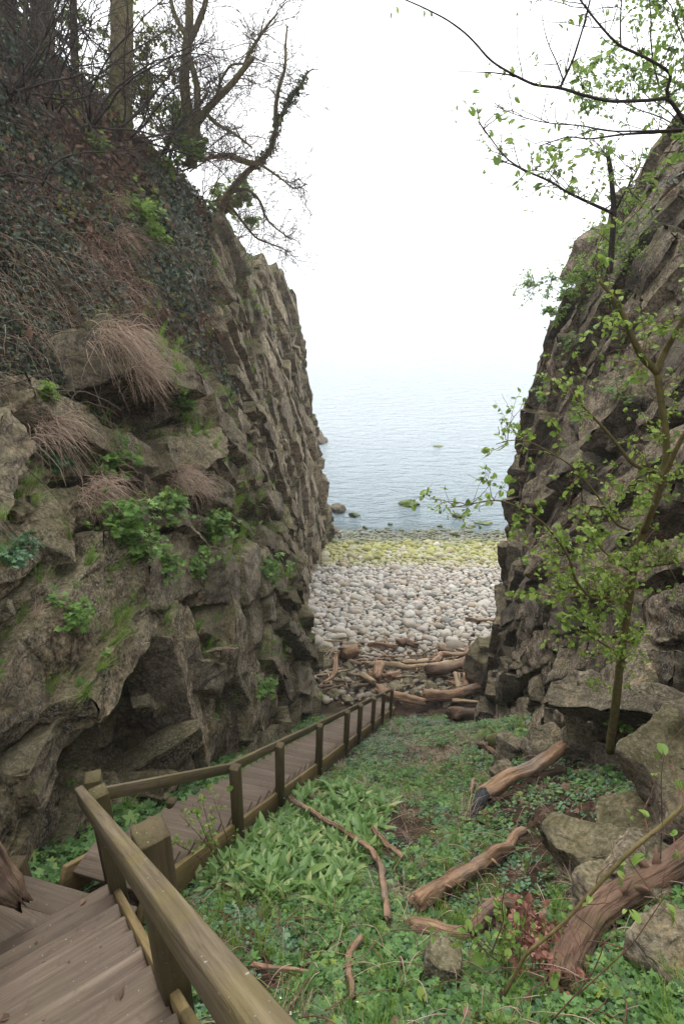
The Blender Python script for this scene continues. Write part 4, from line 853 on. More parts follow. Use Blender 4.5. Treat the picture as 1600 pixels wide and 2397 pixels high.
def _heap():
    c = gnd(1255, 2245); c2 = gnd(1215, 2165); c3 = gnd(1290, 2305); g = rng(9); n = 560; P = np.concatenate([c + g.normal(size=(240, 3)) * [.11, .11, .05], c2 + g.normal(size=(160, 3)) * [.09, .10, .05], c3 + g.normal(size=(160, 3)) * [.10, .08, .05]]); P[:, 2] += .13 + .03 * g.normal(size=n)
    N = g.normal(size=(n, 3)) + [0, -.4, .9]; o = scatter('dead_leaves', [LEAF_N, t_leaf(5, .7, .5, .9)], P, basis(N, g.uniform(0, 6.28, n)), .062 * np.exp(g.normal(size=n) * .3), M['redleaf'], seed=9); tag(o, kind='stuff')
_heap()
def _on_steps():
    g = rng(17); P = []
    for k in range(120):
        i = int(g.integers(0, 16)) if k < 46 else -1
        if i >= 0: c = upf((i + g.uniform(.05, .9)) * gu, g.uniform(.05, UW - .05)); c[2] = ZL + SU * (i + 1) * gu - .016
        else:
            j = int(g.integers(1, nst)); c = low(T0 + (j + g.uniform(.1, .9)) * go, g.uniform(.03, .3) if g.random() < .6 else g.uniform(.03, WID)); c[2] = -6.80 - SL * (T0 + j * go) + .008
        P.append(c)
    P = np.array(P); tag(scatter('dead_leaves', [LEAF_N], P, basis(np.array([0, 0, 1]) + .18 * g.normal(size=(len(P), 3)), g.uniform(0, 6.28, len(P))), .042 * np.exp(g.normal(size=len(P)) * .35), M['dead'], seed=18), kind='stuff')
_on_steps()
def _flowers(name, m, n, size, petals, w, seed, lift):
    pt = merge([xf(t_leaf(3, .6, .1, .1), rotm(rng(0), i * 6.283 / petals, .25)) for i in range(petals)]); return tag(cover(name, n, -3.4, 4, 1, 9, [pt], size, m, w, seed, .2, .3, lift=lift, pw=.5), kind='stuff')
_flowers('yellow_flowers', M['petal'], 75, .022, 8, lambda x, y: stair_mask(x, y) * (1 - bare(x, y)) * smooth(n2(x, y, .6, 71), 0, .3), 11, .075)
_flowers('white_flowers', M['white_petal'], 130, .012, 4, lambda x, y: stair_mask(x, y) * np.clip((x < -1.6) * .8 + ((y < 2.6) & (x < 1)) * .8, 0, 1), 12, .16)
# fine twigs and dry stalks lying over the leaves
def _litter(name, n, m, x0, x1, y0, y1, L, r, seed, w, up=.06):
    g = rng(seed); mb = MB(); k = 0
    while k < n:
        x, y = g.uniform(x0, x1), y0 + (y1 - y0) * g.random() ** 1.7
        if g.random() > float(w(np.array([x]), np.array([y]))[0]): continue
        a = g.uniform(0, 6.28); l = L * g.uniform(.4, 1.3); s = np.linspace(0, 1, 7); bend = g.normal() * .6; ang = a + bend * s; xs = x + np.cumsum(np.cos(ang)) * l / 7; ys = y + np.cumsum(np.sin(ang)) * l / 7
        z = ground_z(xs, ys) + up * (.6 + .8 * np.sin(s * 3.1 + g.uniform(0, 2))) + g.uniform(0, .06); mb.tube(np.c_[xs, ys, z], r * g.uniform(.6, 1.3) * np.linspace(1, .5, 7), 4, cap=False); k += 1
    tag(mb.obj(name, m), kind='stuff')
_litter('twig_litter', 620, M['twig_red'], -1.6, 3.4, 1.1, 13, .6, .0055, 13, lambda x, y: stair_mask(x, y) * (1 - garlic_patch(x, y)) * (.35 + .65 * smooth(n2(x, y, .8, 80), -.1, .3)), .12)
_litter('straw_litter', 650, M['straw'], -1.6, 3.4, 1.1, 14, .55, .0034, 14, lambda x, y: stair_mask(x, y) * (1 - .7 * garlic_patch(x, y)), .15)

# ------------------------------------------------------------ ivy slope, ledges and hanging grass on the left cliff
HILL = lambda P, N, T, S: S * (P[..., 1] > 4) * (T < 6.25) * (1.0 / np.maximum(P[..., 1], 6) ** 1.1)
def on_hill(c, n, w, seed, size, temps, name, m, lift=.04, tilt=.45, sd=.25):
    q, N, Bn = on_cliff(c, n, w, seed); g = rng(seed + 5); NN = nrm(N * .6 + Bn * .4) + g.normal(size=q.shape) * tilt
    dist = np.linalg.norm(q, axis=1); S = size * np.exp(g.normal(size=n) * sd) * np.clip(dist / 12, .75, 1.9)
    return scatter(name, temps, q + nrm(N) * lift * g.uniform(0, 2, (n, 1)), basis(NN, g.uniform(0, 6.283, n)), S, m, seed=seed)
def hillw(f, seed, lo, hi, inv=False):
    def w(P, N, T, S):
        nz = fbm(P.reshape(-1, 3) * f, 3, seed).reshape(T.shape); k = smooth(nz, lo, hi); return HILL(P, N, T, S) * ((1 - k) if inv else k)
    return w
IV = [rosette(100 + i, IVY, 6, (.1, .9), .9, (.7, 1.1), .4) for i in range(6)]
tag(on_hill(CL, 21000, hillw(.55, 91, -.45, -.05), 31, .085, IV, 'ivy', M['ivy'], .06), kind='stuff')
tag(on_hill(CL, 3800, hillw(.55, 91, -.2, .1, True), 32, .085, [rosette(110 + i, LEAF_N, 4, (.1, 1.1), .9, (.7, 1.1), .3) for i in range(4)], 'dead_leaves', M['dead'], .04), kind='stuff')
tag(on_hill(CL, 1500, hillw(.8, 97, .12, .35), 33, .075, [rosette(115 + i, LEAF_N, 5, (.1, 1.0), .9, (.6, 1.1), .8) for i in range(4)], 'shrub_leaves', M['olive_leaf'], .12), kind='stuff')
def hill_twigs(name, n, m, seed, L, r, w, hang=.35):
    q, N, Bn = on_cliff(CL, n, w, seed); g = rng(seed); mb = MB()
    for k in range(n):
        s = np.linspace(0, 1, 7); l = L * g.uniform(.4, 1.4); d = nrm(nrm(g.normal(size=3) + [.35, -.1, -.5]) + N[k] * .4); dn = np.array([.25, -.15, -1]) * hang
        pts = q[k] + d * (s * l)[:, None] + dn * (s ** 2 * l)[:, None] + N[k] * (.12 * np.sin(s * 3))[:, None] + np.cumsum(g.normal(size=(7, 3)), 0) * l * .025
        mb.tube(pts, r * g.uniform(.6, 1.4) * np.linspace(1, .45, 7), 4, cap=False)
    return tag(mb.obj(name, m), kind='stuff')
hill_twigs('bramble_stems', 2400, M['twig_red'], 41, .9, .008, hillw(.7, 93, -.3, .3))
hill_twigs('bramble_stems', 1700, M['twig'], 42, 1.3, .010, HILL)
hill_twigs('dry_stems', 1300, M['straw'], 43, .55, .0045, lambda P, N, T, S: HILL(P, N, T, S) * smooth(-abs(T - 4.25), -.55, -.1) * (fbm(P.reshape(-1, 3) * .6, 2, 12).reshape(T.shape) > -.05), .9)
def facing(P, N, T, S): return smooth(N[..., 2], .25, .6)
# green growth on the rock ledges: points on the block tops
def ledge_points(c, n, seed, pred):
    g = rng(seed); V, F = c['BV'], c['BF']; a = V[F]; nn = np.cross(a[:, 2] - a[:, 0], a[:, 3] - a[:, 1]); ar = np.linalg.norm(nn, axis=1); nn = nn / np.maximum(ar, 1e-9)[:, None]; ce = a.mean(1)
    w = ar * smooth(nn[:, 2], .35, .75) * pred(ce, nn); k = g.choice(len(F), n, p=w / w.sum()); return ce[k], nn[k]
def seen_px(c, lst, r=26):
    """world points of a cliff seen at given photo pixels"""
    V = np.concatenate([c['P'].reshape(-1, 3), c['BV']]); dep = V[:, 1] * CS - V[:, 2] * SN; ok = dep > .5; V, dep = V[ok], dep[ok]
    X = CX + FPX * V[:, 0] / dep; Y = CY - FPX * (V[:, 1] * SN + V[:, 2] * CS) / dep; out = []
    for (px, py) in lst:
        m_ = np.where((abs(X - px) < r) & (abs(Y - py) < r))[0]
        if not len(m_): out.append(None); continue
        k = m_[dep[m_] < dep[m_].min() + .25]; out.append(V[k[len(k) // 2]])
    return out
cand, cn = ledge_points(CL, 4200, 51, lambda P, N: (P[:, 1] > 5) * (fbm(P * .7, 3, 15) > -.02) / np.maximum(P[:, 1], 6) ** .6)
g = rng(52); sel = g.random(4200) < .52
tag(scatter('ledge_grass', TUFT, cand[sel], basis(np.array([.35, 0, 1]) + .3 * g.normal(size=(sel.sum(), 3)), g.uniform(0, 6.28, sel.sum())), .30 * np.exp(g.normal(size=sel.sum()) * .4), M['ledge_blade'], seed=53), kind='stuff')
sel2 = ~sel & (g.random(4200) < .5)
tag(scatter('ledge_straw', STRAW, cand[sel2], basis(np.array([.9, 0, .6]) + .3 * g.normal(size=(sel2.sum(), 3)), g.uniform(0, 6.28, sel2.sum())), .22 * np.exp(g.normal(size=sel2.sum()) * .35), M['straw'], seed=54), kind='stuff')
sel3 = ~sel & ~sel2
tag(scatter('ledge_herbs', HERB, cand[sel3], basis(np.array([.35, 0, 1]) + .3 * g.normal(size=(sel3.sum(), 3)), g.uniform(0, 6.28, sel3.sum())), .075 * np.exp(g.normal(size=sel3.sum()) * .3), M['ledge_green'], seed=55), kind='stuff')
def clump(name, label, cat, c, r, n, m, temps, size, seed, up=(.35, 0, 1.0), stem=True, group=None):
    """a leafy plant: stems and leaves as parts"""
    g = rng(seed); root = thing(name, label, cat, (0, 0, 0), group); P = c + g.normal(size=(n, 3)) * r * np.array([.8, 1.0, .75]) + np.array([.10, 0, .10]) * np.max(r)
    scatter('foliage', temps, P, basis(np.asarray(up) + g.normal(size=(n, 3)) * .4, g.uniform(0, 6.283, n)), size * np.exp(g.normal(size=n) * .25), m, root, seed)
    if stem:
        mb = MB()
        for k in range(min(n, 40)): mb.tube(np.stack([c - np.array(up) * .03 + g.normal(size=3) * r * .2, (c + P[k]) / 2 + [0, 0, .02], P[k]]), [.006, .005, .003], 4, cap=False)
        mb.obj('stem', M['twig_red'], root)
    return root
LP = [(270, 1090, 'bushy green plant on the ledge beneath the dark overhang', .34, 46, 'green', .12), (305, 1225, 'largest bright green nettle clump hanging midway on the tall cliff', .40, 70, 'green', .13), (345, 1265, 'lower leafy tail of the large nettle clump', .28, 36, 'green', .11),
      (165, 1440, 'upright green weed on the ledge above the cave', .22, 34, 'green', .11), (270, 1440, 'spreading grass and herb mat on the ledge above the cave', .30, 0, 'grass', .3), (60, 1290, 'pale green plant at the photo edge above the blocky ledge', .2, 30, 'blue_green', .1), (15, 1300, 'blue-green plant in a crack at the photo edge', .16, 24, 'blue_green', .1),
      (148, 1100, 'blue-green leafy cushion among hanging dry stalks', .22, 34, 'blue_green', .10), (115, 900, 'yellow-green sprig at the ivy edge near the photo edge', .14, 22, 'spring', .10), (445, 950, 'bright green plant strip on the slab above the deep hollow', .26, 34, 'green', .11), (480, 985, 'small green tuft below the bright plant strip', .2, 0, 'grass', .25),
      (340, 500, 'yellow-green young shrub in the middle of the ivy slope', .46, 80, 'spring', .13), (365, 545, 'smaller yellow-green shrub just below the young shrub', .3, 40, 'spring', .12), (235, 330, 'tiny yellow-green sprig high on the ivy slope', .25, 22, 'spring', .12), (430, 870, 'green grass strip along the slanting slab edge', .3, 0, 'grass', .3),
      (365, 720, 'bright grass strip under the large straw tuft rock', .3, 0, 'grass', .32), (400, 790, 'bright grass strip on the slanting slab between ivy and rock', .3, 0, 'grass', .3), (560, 1200, 'grass and herb patch in the middle of the cliff face', .42, 0, 'grass', .34), (530, 1215, 'leafy herb patch beside the mid-face grass', .3, 40, 'green', .13),
      (600, 1180, 'thin green grass patch higher up toward the sea end of the face', .34, 0, 'grass', .32), (420, 1170, 'leafy green plant right of the large nettle clump', .26, 36, 'green', .12), (410, 1345, 'green plant hanging in a crack above the lichened face', .24, 32, 'green', .11), (475, 1320, 'green plant beside the crack plant over the lichened face', .22, 30, 'green', .11),
      (640, 1320, 'green plants along the top edge of the seaward buttress', .34, 40, 'green', .13), (680, 1330, 'grass at the outer top corner of the seaward buttress', .3, 0, 'grass', .3), (645, 1515, 'narrow grass tuft in the vertical groove of the buttress', .26, 0, 'grass', .32), (638, 1590, 'small leafy plant low in the buttress groove', .2, 26, 'green', .11),
      (600, 700, 'grassy patch near the seaward top of the cliff', .5, 0, 'grass', .4), (545, 1290, 'short grass tuft on a ledge above the buttress', .26, 0, 'grass', .28), (540, 905, 'grass tuft in the rocks of the steep seaward face', .35, 0, 'grass', .32)]
for k, ((px, py, lab, r, n, mm, sz), c) in enumerate(zip(LP, seen_px(CL, [(a[0], a[1]) for a in LP]))):
    if c is None: continue
    s = np.linalg.norm(c) / 8; r = r * (.6 + .4 * s)
    if n: clump('ledge_plant', lab, 'plant', c, r * .55, int(n * 1.8), M['ledge_green' if mm == 'green' else mm], HERB, sz * .68 * (.6 + .4 * s), 800 + k)
    else:
        g = rng(820 + k); q = c + g.normal(size=(22, 3)) * r * [.5, .7, .5]; root = thing('grass_tuft', lab, 'grass tuft', (0, 0, 0))
        scatter('blades', TUFT, q, basis(np.array([.5, 0, 1]) + .3 * g.normal(size=(22, 3)), g.uniform(0, 6.28, 22)), sz * .8 * np.exp(g.normal(size=22) * .25), M['ledge_blade'], root, k); scatter('dry_blades', STRAW, q[:6] - [0, 0, .05], basis(np.array([.9, 0, .5]) + .3 * g.normal(size=(6, 3)), g.uniform(0, 6.28, 6)), np.full(6, sz * .8), M['straw'], root, k)
HT = [(270, 775, 'largest pinkish straw tuft hanging over the overhang block', .75, 26), (345, 860, 'straw tuft drooping down the side of the overhang block', .6, 14), (425, 1095, 'blond grass tuft like a wig on the ledge under the hollow', .55, 14), (210, 1120, 'tangle of dry stalks hanging from the ledge below the ivy', .6, 16), (300, 540, 'long straw streak on the slope next to the yellow-green shrub', .8, 18),
      (360, 840, 'small straw fringe at the slab end', .5, 8), (290, 460, 'dry stalk streak upslope of the yellow-green shrub', .8, 14), (460, 960, 'small blond tuft beside the bright plant strip', .3, 6), (490, 1160, 'pale straw tuft on the block under the blond wig tuft', .45, 8), (120, 1010, 'dry brown stalks fringing the left overhang', .6, 16)]
for k, ((px, py, lab, L, n), c) in enumerate(zip(HT, seen_px(CL, [(a[0], a[1]) for a in HT]))):
    if c is None: continue
    g = rng(860 + k); mb = MB(); root = thing('straw_tuft', lab, 'grass tuft', (0, 0, 0))
    for j in range(n * 14):
        s = np.linspace(0, 1, 6); d = nrm(np.array([.75, -.25, .15]) + g.normal(size=3) * .55); l = L * g.uniform(.35, 1.0); p0 = c + g.normal(size=3) * np.array([.10, .22, .08]) * (L / .5)
        mb.tube(p0 + d * (s * l)[:, None] + np.array([.05, 0, -.75]) * (s ** 2 * l * g.uniform(.3, 1.5))[:, None] + np.cumsum(g.normal(size=(6, 3)), 0) * l * .03, np.linspace(.0055, .002, 6), 3, cap=False)
    mb.obj('blades', M['straw'], root)
# the right-hand cliff: scattered small plants and ivy
cand, cn = ledge_points(CR, 900, 61, lambda P, N: (P[:, 1] > 5) * (fbm(P * .8, 3, 25) > 0)); g = rng(62); sel = g.random(900) < .5
tag(scatter('ledge_herbs', HERB, cand[sel], basis(np.array([-.35, 0, 1]) + .3 * g.normal(size=(sel.sum(), 3)), g.uniform(0, 6.28, sel.sum())), .075 * np.exp(g.normal(size=sel.sum()) * .3), M['ledge_green'], seed=63), kind='stuff')
for k, ((px, py, lab, r), c) in enumerate(zip([(1335, 835, 'small green plant in a niche of the dark cliff', .3), (1340, 700, 'sprawling green plant on the upper edge of the dark cliff', .4), (1560, 440, 'ivy patch near the top of the dark cliff', .6), (1425, 950, 'leafy plant on a ledge over the pale slab', .25), (1250, 930, 'tiny sprigs on the shoulder of the dark cliff', .2), (1280, 1830, 'green seedling at the foot of the dark cliff by the charred log', .16), (1490, 1720, 'leafy suckers beside the sapling trunk foot', .3)],
        seen_px(CR, [(1335, 835), (1340, 700), (1560, 440), (1425, 950), (1250, 930), (1280, 1830), (1490, 1720)]))):
    if c is not None: clump('ledge_plant', lab, 'plant', c, r * .8, 34, M['ivy'] if 'ivy' in lab else M['ledge_green'], HERB, .08, 900 + k, (-.4, -.2, 1))
# ------------------------------------------------------------ trees and shrubs
def poly(px, Ys):
    return np.array([at(x, y, Y) for (x, y), Y in zip(px, Ys)])
def resample(P, n, smooth_it=2):
    P = np.asarray(P, float); seg = np.r_[0, np.cumsum(np.linalg.norm(np.diff(P, axis=0), axis=1))]; s = np.linspace(0, seg[-1], n); Q = np.stack([np.interp(s, seg, P[:, i]) for i in range(3)], 1)
    for _ in range(smooth_it): Q[1:-1] = (Q[:-2] + 2 * Q[1:-1] + Q[2:]) / 4
    return Q
class Tree:
    """collects stems, twigs and leaf sites; finish() makes the thing with its parts"""
    def __init__(s, name, label, cat, bark, twig, seed, group=None):
        s.root = thing(name, label, cat, (0, 0, 0), group); s.bark = bark; s.tw = twig; s.g = rng(seed); s.trunk = MB(); s.limbs = []; s.twigs = MB(); s.sites = []; s.nt = 0
    def stem(s, Q, r0, r1, part='trunk', sides=10, rough=.12):
        n = len(Q); r = np.linspace(r0, r1, n)
        if part == 'trunk': s.trunk.tube(Q, r, sides, rough=rough, seed=s.nt)
        else:
            mb = MB(); mb.tube(Q, r, max(6, sides - 2), rough=rough, seed=s.nt); s.limbs.append(mb)
        s.nt += 1; return Q, r
    def sprout(s, Q, n, L, r, depth, up=.2, spread=1.0, frm=.15, kids=3, droop=0.0, wob=.25, bias=(0, 0, 0), leafy=.0):
        g = s.g; m = len(Q)
        for k in range(n):
            i = int(np.clip(frm * m + g.random() * (1 - frm) * m, 0, m - 2)); t = nrm(Q[min(i + 1, m - 1)] - Q[i]); d = nrm(t * g.uniform(.1, .9) + nrm(g.normal(size=3)) * spread + np.array([0, 0, up]) + np.asarray(bias)); s.twig(Q[i], d, L * g.uniform(.45, 1.25), r, depth, up, kids, droop, wob, leafy)
    def twig(s, p, d, L, r, depth, up, kids, droop, wob, leafy):
        g = s.g; n = 7 if depth > 0 else 5; st = L / (n - 1); P = [p]
        for j in range(n - 1):
            d = nrm(d + g.normal(size=3) * wob + np.array([0, 0, up * .12 - droop * (j / n)])); P.append(P[-1] + d * st)
        P = np.array(P); s.twigs.tube(P, np.linspace(r, r * .45, n), 5 if depth > 1 else 3 if depth == 0 else 4, cap=False)
        if leafy: 
            for j in range(1, n):
                if g.random() < leafy: s.sites.append((P[j], nrm(P[j] - P[j - 1])))
        if depth > 0: s.sprout(P, kids, L * .62, r * .6, depth - 1, up, .9, .2, kids, droop, wob, leafy=leafy)
    def finish(s, leaf=None, m=None, size=.06, per=3, hang=.3):
        if s.trunk.n: s.trunk.obj('trunk', s.bark, s.root)
        for l in s.limbs: l.obj('limb', s.bark, s.root)
        if s.twigs.n: s.twigs.obj('crown', s.tw, s.root)
        if leaf is not None and s.sites:
            g = s.g; P = np.repeat(np.array([q[0] for q in s.sites]), per, 0); D = np.repeat(np.array([q[1] for q in s.sites]), per, 0); n = len(P)
            N = g.normal(size=(n, 3)) * .55 + [0, -.25, .8]; P = P + g.normal(size=(n, 3)) * size * .25; B = basis(N, g.uniform(0, 6.283, n)); Yd = nrm(B[:, 1] + [0, 0, -hang] + D * .4); X = nrm(np.cross(Yd, B[:, 2])); Z = np.cross(X, Yd)
            scatter('foliage', leaf, P, np.stack([X, Yd, Z], 1), size * np.exp(g.normal(size=n) * .3), m, s.root, 1)
        return s.root
# --- the bare double-stemmed tree on the cliff crest
T = Tree('bare_tree', 'tall bare tree with two mossy upright stems at the cliff crest', 'tree', M['bark_mossy'], M['twig'], 1001)
Y = 23.0
a, _ = T.stem(resample(poly([(447, 392), (452, 330), (436, 240), (430, 190), (437, 110), (445, 40), (438, -60), (445, -190)], [23.0, 23, 23.1, 23.2, 23.3, 23.4, 23.6, 23.8]), 40), .22, .09)
b, _ = T.stem(resample(poly([(455, 340), (462, 290), (462, 200), (448, 150), (438, 118)], [22.95, 22.9, 22.8, 23.0, 23.3]), 24), .14, .09)
c, _ = T.stem(resample(poly([(440, 105), (462, 60), (478, 20), (490, -40), (505, -140)], [23.3, 23.2, 23.0, 22.8, 22.6]), 20), .11, .05, 'limb')
d, _ = T.stem(resample(poly([(436, 85), (412, 45), (400, 5), (392, -80)], [23.3, 23.5, 23.8, 24]), 18), .09, .04, 'limb')
e, _ = T.stem(resample(poly([(460, 290), (480, 262), (510, 228), (540, 200), (567, 165), (592, 135)], [22.9, 22.8, 22.6, 22.4, 22.2, 22.0]), 26), .13, .075, 'limb')
f, _ = T.stem(resample(poly([(570, 160), (580, 130), (605, 90), (625, 60), (650, 30)], [22.2, 22.1, 21.9, 21.7, 21.5]), 20), .07, .025, 'limb')
f2, _ = T.stem(resample(poly([(505, 232), (515, 190), (540, 150), (575, 148)], [22.6, 22.7, 22.8, 22.9]), 16), .06, .03, 'limb')
h, _ = T.stem(resample(poly([(480, 262), (505, 290), (545, 310), (590, 345)], [22.8, 22.5, 22.2, 22]), 16), .07, .03, 'limb')
h2, _ = T.stem(resample(poly([(470, 240), (490, 215), (470, 205)], [22.8, 22.5, 22.2]), 8), .05, .02, 'limb')
for Qx, n in ((a, 44), (b, 12), (c, 16), (d, 14), (e, 22), (f, 20), (f2, 14), (h, 16)): T.sprout(Qx, int(n * 1.2), 1.5, .015, 3, .2, 1.0, .15, 3, .08, .28)
T.finish()
# --- the leaning tree with ivy wound round its limb
T = Tree('leaning_tree', 'bare tree leaning out over the cliff edge with ivy on its main limb', 'tree', M['bark_mossy'], M['twig'], 1002)
a, _ = T.stem(resample(poly([(515, 490), (535, 452), (570, 410), (605, 380), (634, 352), (640, 320), (650, 290), (668, 250), (688, 220), (708, 195), (720, 165)], [28, 28, 27.7, 27.4, 27, 26.8, 26.6, 26.4, 26.2, 26, 25.8]), 44), .165, .045)
b, _ = T.stem(resample(poly([(645, 295), (645, 250), (652, 205), (668, 160), (668, 110), (672, 60)], [26.7, 26.5, 26.3, 26.1, 26, 25.9]), 22), .10, .03, 'limb')
c, _ = T.stem(resample(poly([(600, 385), (570, 378), (530, 362), (495, 368), (470, 375)], [27.4, 27.2, 27, 26.8, 26.6]), 18), .13, .06, 'limb')
d, _ = T.stem(resample(poly([(605, 382), (632, 400), (660, 420), (690, 445), (720, 430)], [27.3, 27, 26.7, 26.5, 26.3]), 18), .06, .02, 'limb')
e, _ = T.stem(resample(poly([(540, 450), (580, 440), (610, 470), (620, 510), (640, 530), (680, 560)], [28, 27.8, 27.6, 27.4, 27.2, 27]), 20), .08, .025, 'limb')
f, _ = T.stem(resample(poly([(530, 470), (560, 510), (600, 560), (620, 565), (680, 590)], [28, 27.7, 27.4, 27.2, 27]), 20), .07, .02, 'limb')
h, _ = T.stem(resample(poly([(718, 170), (735, 160), (750, 165)], [25.9, 25.8, 25.7]), 8), .03, .012, 'limb')
for Qx, n in ((a, 26), (b, 22), (c, 22), (d, 22), (e, 26), (f, 26)): T.sprout(Qx, int(n * 1.2), 1.7, .015, 3, .0, 1.0, .2, 3, .15, .30)
r_ = T.finish(); g = rng(5); n = 700; i = g.integers(16, 42, n); P = a[i] + g.normal(size=(n, 3)) * .10; tag(scatter('ivy', [IVY], P, basis(P - a[i] + .02, g.uniform(0, 6.28, n)), .13 * np.exp(g.normal(size=n) * .3), M['ivy'], r_, 3), 'dark ivy leaves wound round the limb')
# --- three thick trunks standing on the hill at the top left
for k, (lab, px, Ys, r0) in enumerate([('thick dark trunk at the top left corner of the slope', [(0, 330), (10, 160), (14, 40), (18, -120), (15, -330)], 19.5, .28), ('thickest grey trunk standing above the ivy slope', [(92, 300), (100, 150), (100, 40), (98, -120), (100, -330)], 20, .36), ('thick mossy trunk standing right of the thickest trunk', [(276, 330), (283, 220), (286, 90), (285, -100), (290, -330)], 22, .38), ('slim pale trunk between the two thick trunks', [(178, 260), (175, 120), (172, 10), (165, -200)], 22.5, .13), ('slender dark trunk close beside the thickest trunk', [(58, 260), (55, 120), (62, -10), (60, -200)], 19.0, .075)]):
    T = Tree('trunk_tree', lab, 'tree', M['bark'] if k != 2 else M['bark_mossy'], M['twig_dark'], 1010 + k); q = poly(px, [Ys] * len(px)); q[0, 2] -= .8
    a, _ = T.stem(resample(q, 30), r0, r0 * .72, sides=16); T.sprout(a, 16, 2.2, .03, 3, .15, 1.2, .25, 3, .1, .3, leafy=.0); T.finish()
# --- bare tangled shrubs on the slope and crest
def shrub(lab, px, py, Yd, n, L, r, seed, bias, leaf=None, leafy=0.0, size=.07, per=3, twig='twig_dark', depth=3, up=.25):
    T = Tree('bare_shrub' if leaf is None else 'leafy_shrub', lab, 'shrub', M[twig], M[twig], seed); p = at(px, py, Yd); g = T.g
    for k in range(n):
        d = nrm(np.array([0, 0, .75]) + np.asarray(bias) + g.normal(size=3) * .55); P = [p + g.normal(size=3) * [.25, .25, .05]]; l = L * g.uniform(.6, 1.2)
        for j in range(10): d = nrm(d + g.normal(size=3) * .14 + np.array([.02, -.02, -.03])); P.append(P[-1] + d * l / 10)
        Q = np.array(P); T.stem(Q, r, r * .3, 'trunk', 6, .05); T.sprout(Q, 8, L * .36, r * .34, depth - 1, up, .9, .2, 3, .05, .26, leafy=leafy)
    return T.finish(leaf, M[{'o': 'olive_leaf', 's': 'spring'}.get(leaf and twig and ('s' if per > 2 else 'o'), 'spring')] if leaf is not None else None, size, max(1, per - 1))
SH = [('dark tangled shrub arching over the top left of the slope', 55, 250, 15.5, 5, 3.2, .026, (.5, -.2, 0)), ('dark many-stemmed shrub at the foot of the thickest trunk', 130, 260, 17, 6, 3.4, .026, (.6, -.2, 0)), ('spreading bare shrub before the thick mossy trunk', 220, 300, 18, 8, 3.8, .032, (.7, -.2, .1)),
      ('bare shrub with crossing stems in the middle of the crest', 300, 330, 20, 8, 3.6, .030, (.8, -.2, .1)), ('low bare shrub left of the double-stemmed tree', 370, 370, 22, 8, 3.4, .028, (.7, -.2, .1)), ('reddish bare thicket below the double-stemmed tree', 420, 400, 24, 8, 3.0, .026, (.6, -.3, .1)), ('bare thicket under the leaning tree', 480, 470, 27, 8, 2.6, .022, (.6, -.3, .0)),
      ('forked dark shrub low on the left part of the slope', 20, 420, 12, 5, 2.0, .022, (.4, -.3, .1)), ('bare brush at the seaward end of the crest', 560, 560, 33, 7, 2.6, .02, (.7, -.2, 0)), ('thin dark shrub with long slanting stems over the ivy', 60, 230, 13.5, 6, 2.8, .024, (.9, -.1, -.1)), ('tall dark thicket behind the trunks', 230, 190, 24, 5, 4.0, .024, (.3, 0, .3)), ('grey brush rising left of the thickest trunk', 40, 170, 21, 4, 3.8, .024, (.2, -.1, .3))]
for k, (lab, px, py, Yd, n, L, r, bias) in enumerate(SH): shrub(lab, px, py, Yd, n, L, r, 1100 + k, bias, twig='twig_dark' if k not in (5, 6, 8) else 'twig_red')
for k, (lab, px, py, Yd, n, L) in enumerate([('yellow-green leafy shrub glowing behind the thick mossy trunk', 290, 260, 24, 8, 3.2), ('yellow-green leafy shrub at the left corner behind the trunks', 15, 150, 23, 5, 2.6), ('small fresh green shrub at the foot of the double-stemmed tree', 415, 360, 23.5, 5, 1.5), ('olive leafy shrub right of the glowing shrub', 350, 300, 25, 7, 2.8), ('fresh green sprigs under the leaning tree', 510, 500, 29, 5, 1.6)]):
    shrub(lab, px, py, Yd, n, L, .02, 1130 + k, (.2, -.1, .2), [LEAF, LEAF_N], .55, .11, 2 if k in (0, 3) else 3, 'twig')

# --- right side: leafy sapling in front of the dark cliff
LT = [t_leaf(5, .62, .3, .5), t_leaf(5, .72, .2, .3)]
T = Tree('leafy_sapling', 'slender sapling with fresh green leaves rising against the dark cliff', 'tree', M['bark_olive'], M['twig_red'], 1201)
Yb = 6.3
a, _ = T.stem(resample(poly([(1425, 1760), (1440, 1650), (1452, 1530), (1468, 1420), (1482, 1320), (1505, 1240), (1535, 1170), (1556, 1100), (1560, 1030), (1548, 960), (1537, 870)], [6.3, 6.25, 6.2, 6.1, 6.0, 5.95, 5.9, 5.9, 5.95, 6.0, 6.0]), 46), .058, .034, sides=12)
b, _ = T.stem(resample(poly([(1537, 872), (1500, 835), (1478, 790), (1460, 740), (1430, 690), (1395, 650)], [6.0, 5.95, 5.9, 5.9, 5.95, 6]), 24), .038, .015, 'limb')
c, _ = T.stem(resample(poly([(1535, 868), (1555, 820), (1585, 770), (1620, 710), (1660, 640)], [6.0, 6.0, 5.9, 5.8, 5.7]), 20), .035, .018, 'limb')
d, _ = T.stem(resample(poly([(1505, 1245), (1530, 1180), (1560, 1100), (1590, 1030), (1640, 960)], [5.9, 5.7, 5.5, 5.4, 5.3]), 20), .034, .018, 'limb')
e, _ = T.stem(resample(poly([(1552, 1110), (1480, 1090), (1420, 1010), (1370, 960), (1325, 905)], [5.9, 5.6, 5.4, 5.3, 5.3]), 24), .024, .008, 'limb')
f, _ = T.stem(resample(poly([(1462, 1540), (1400, 1500), (1340, 1465), (1285, 1445)], [6.2, 5.9, 5.6, 5.4]), 16), .016, .005, 'limb')
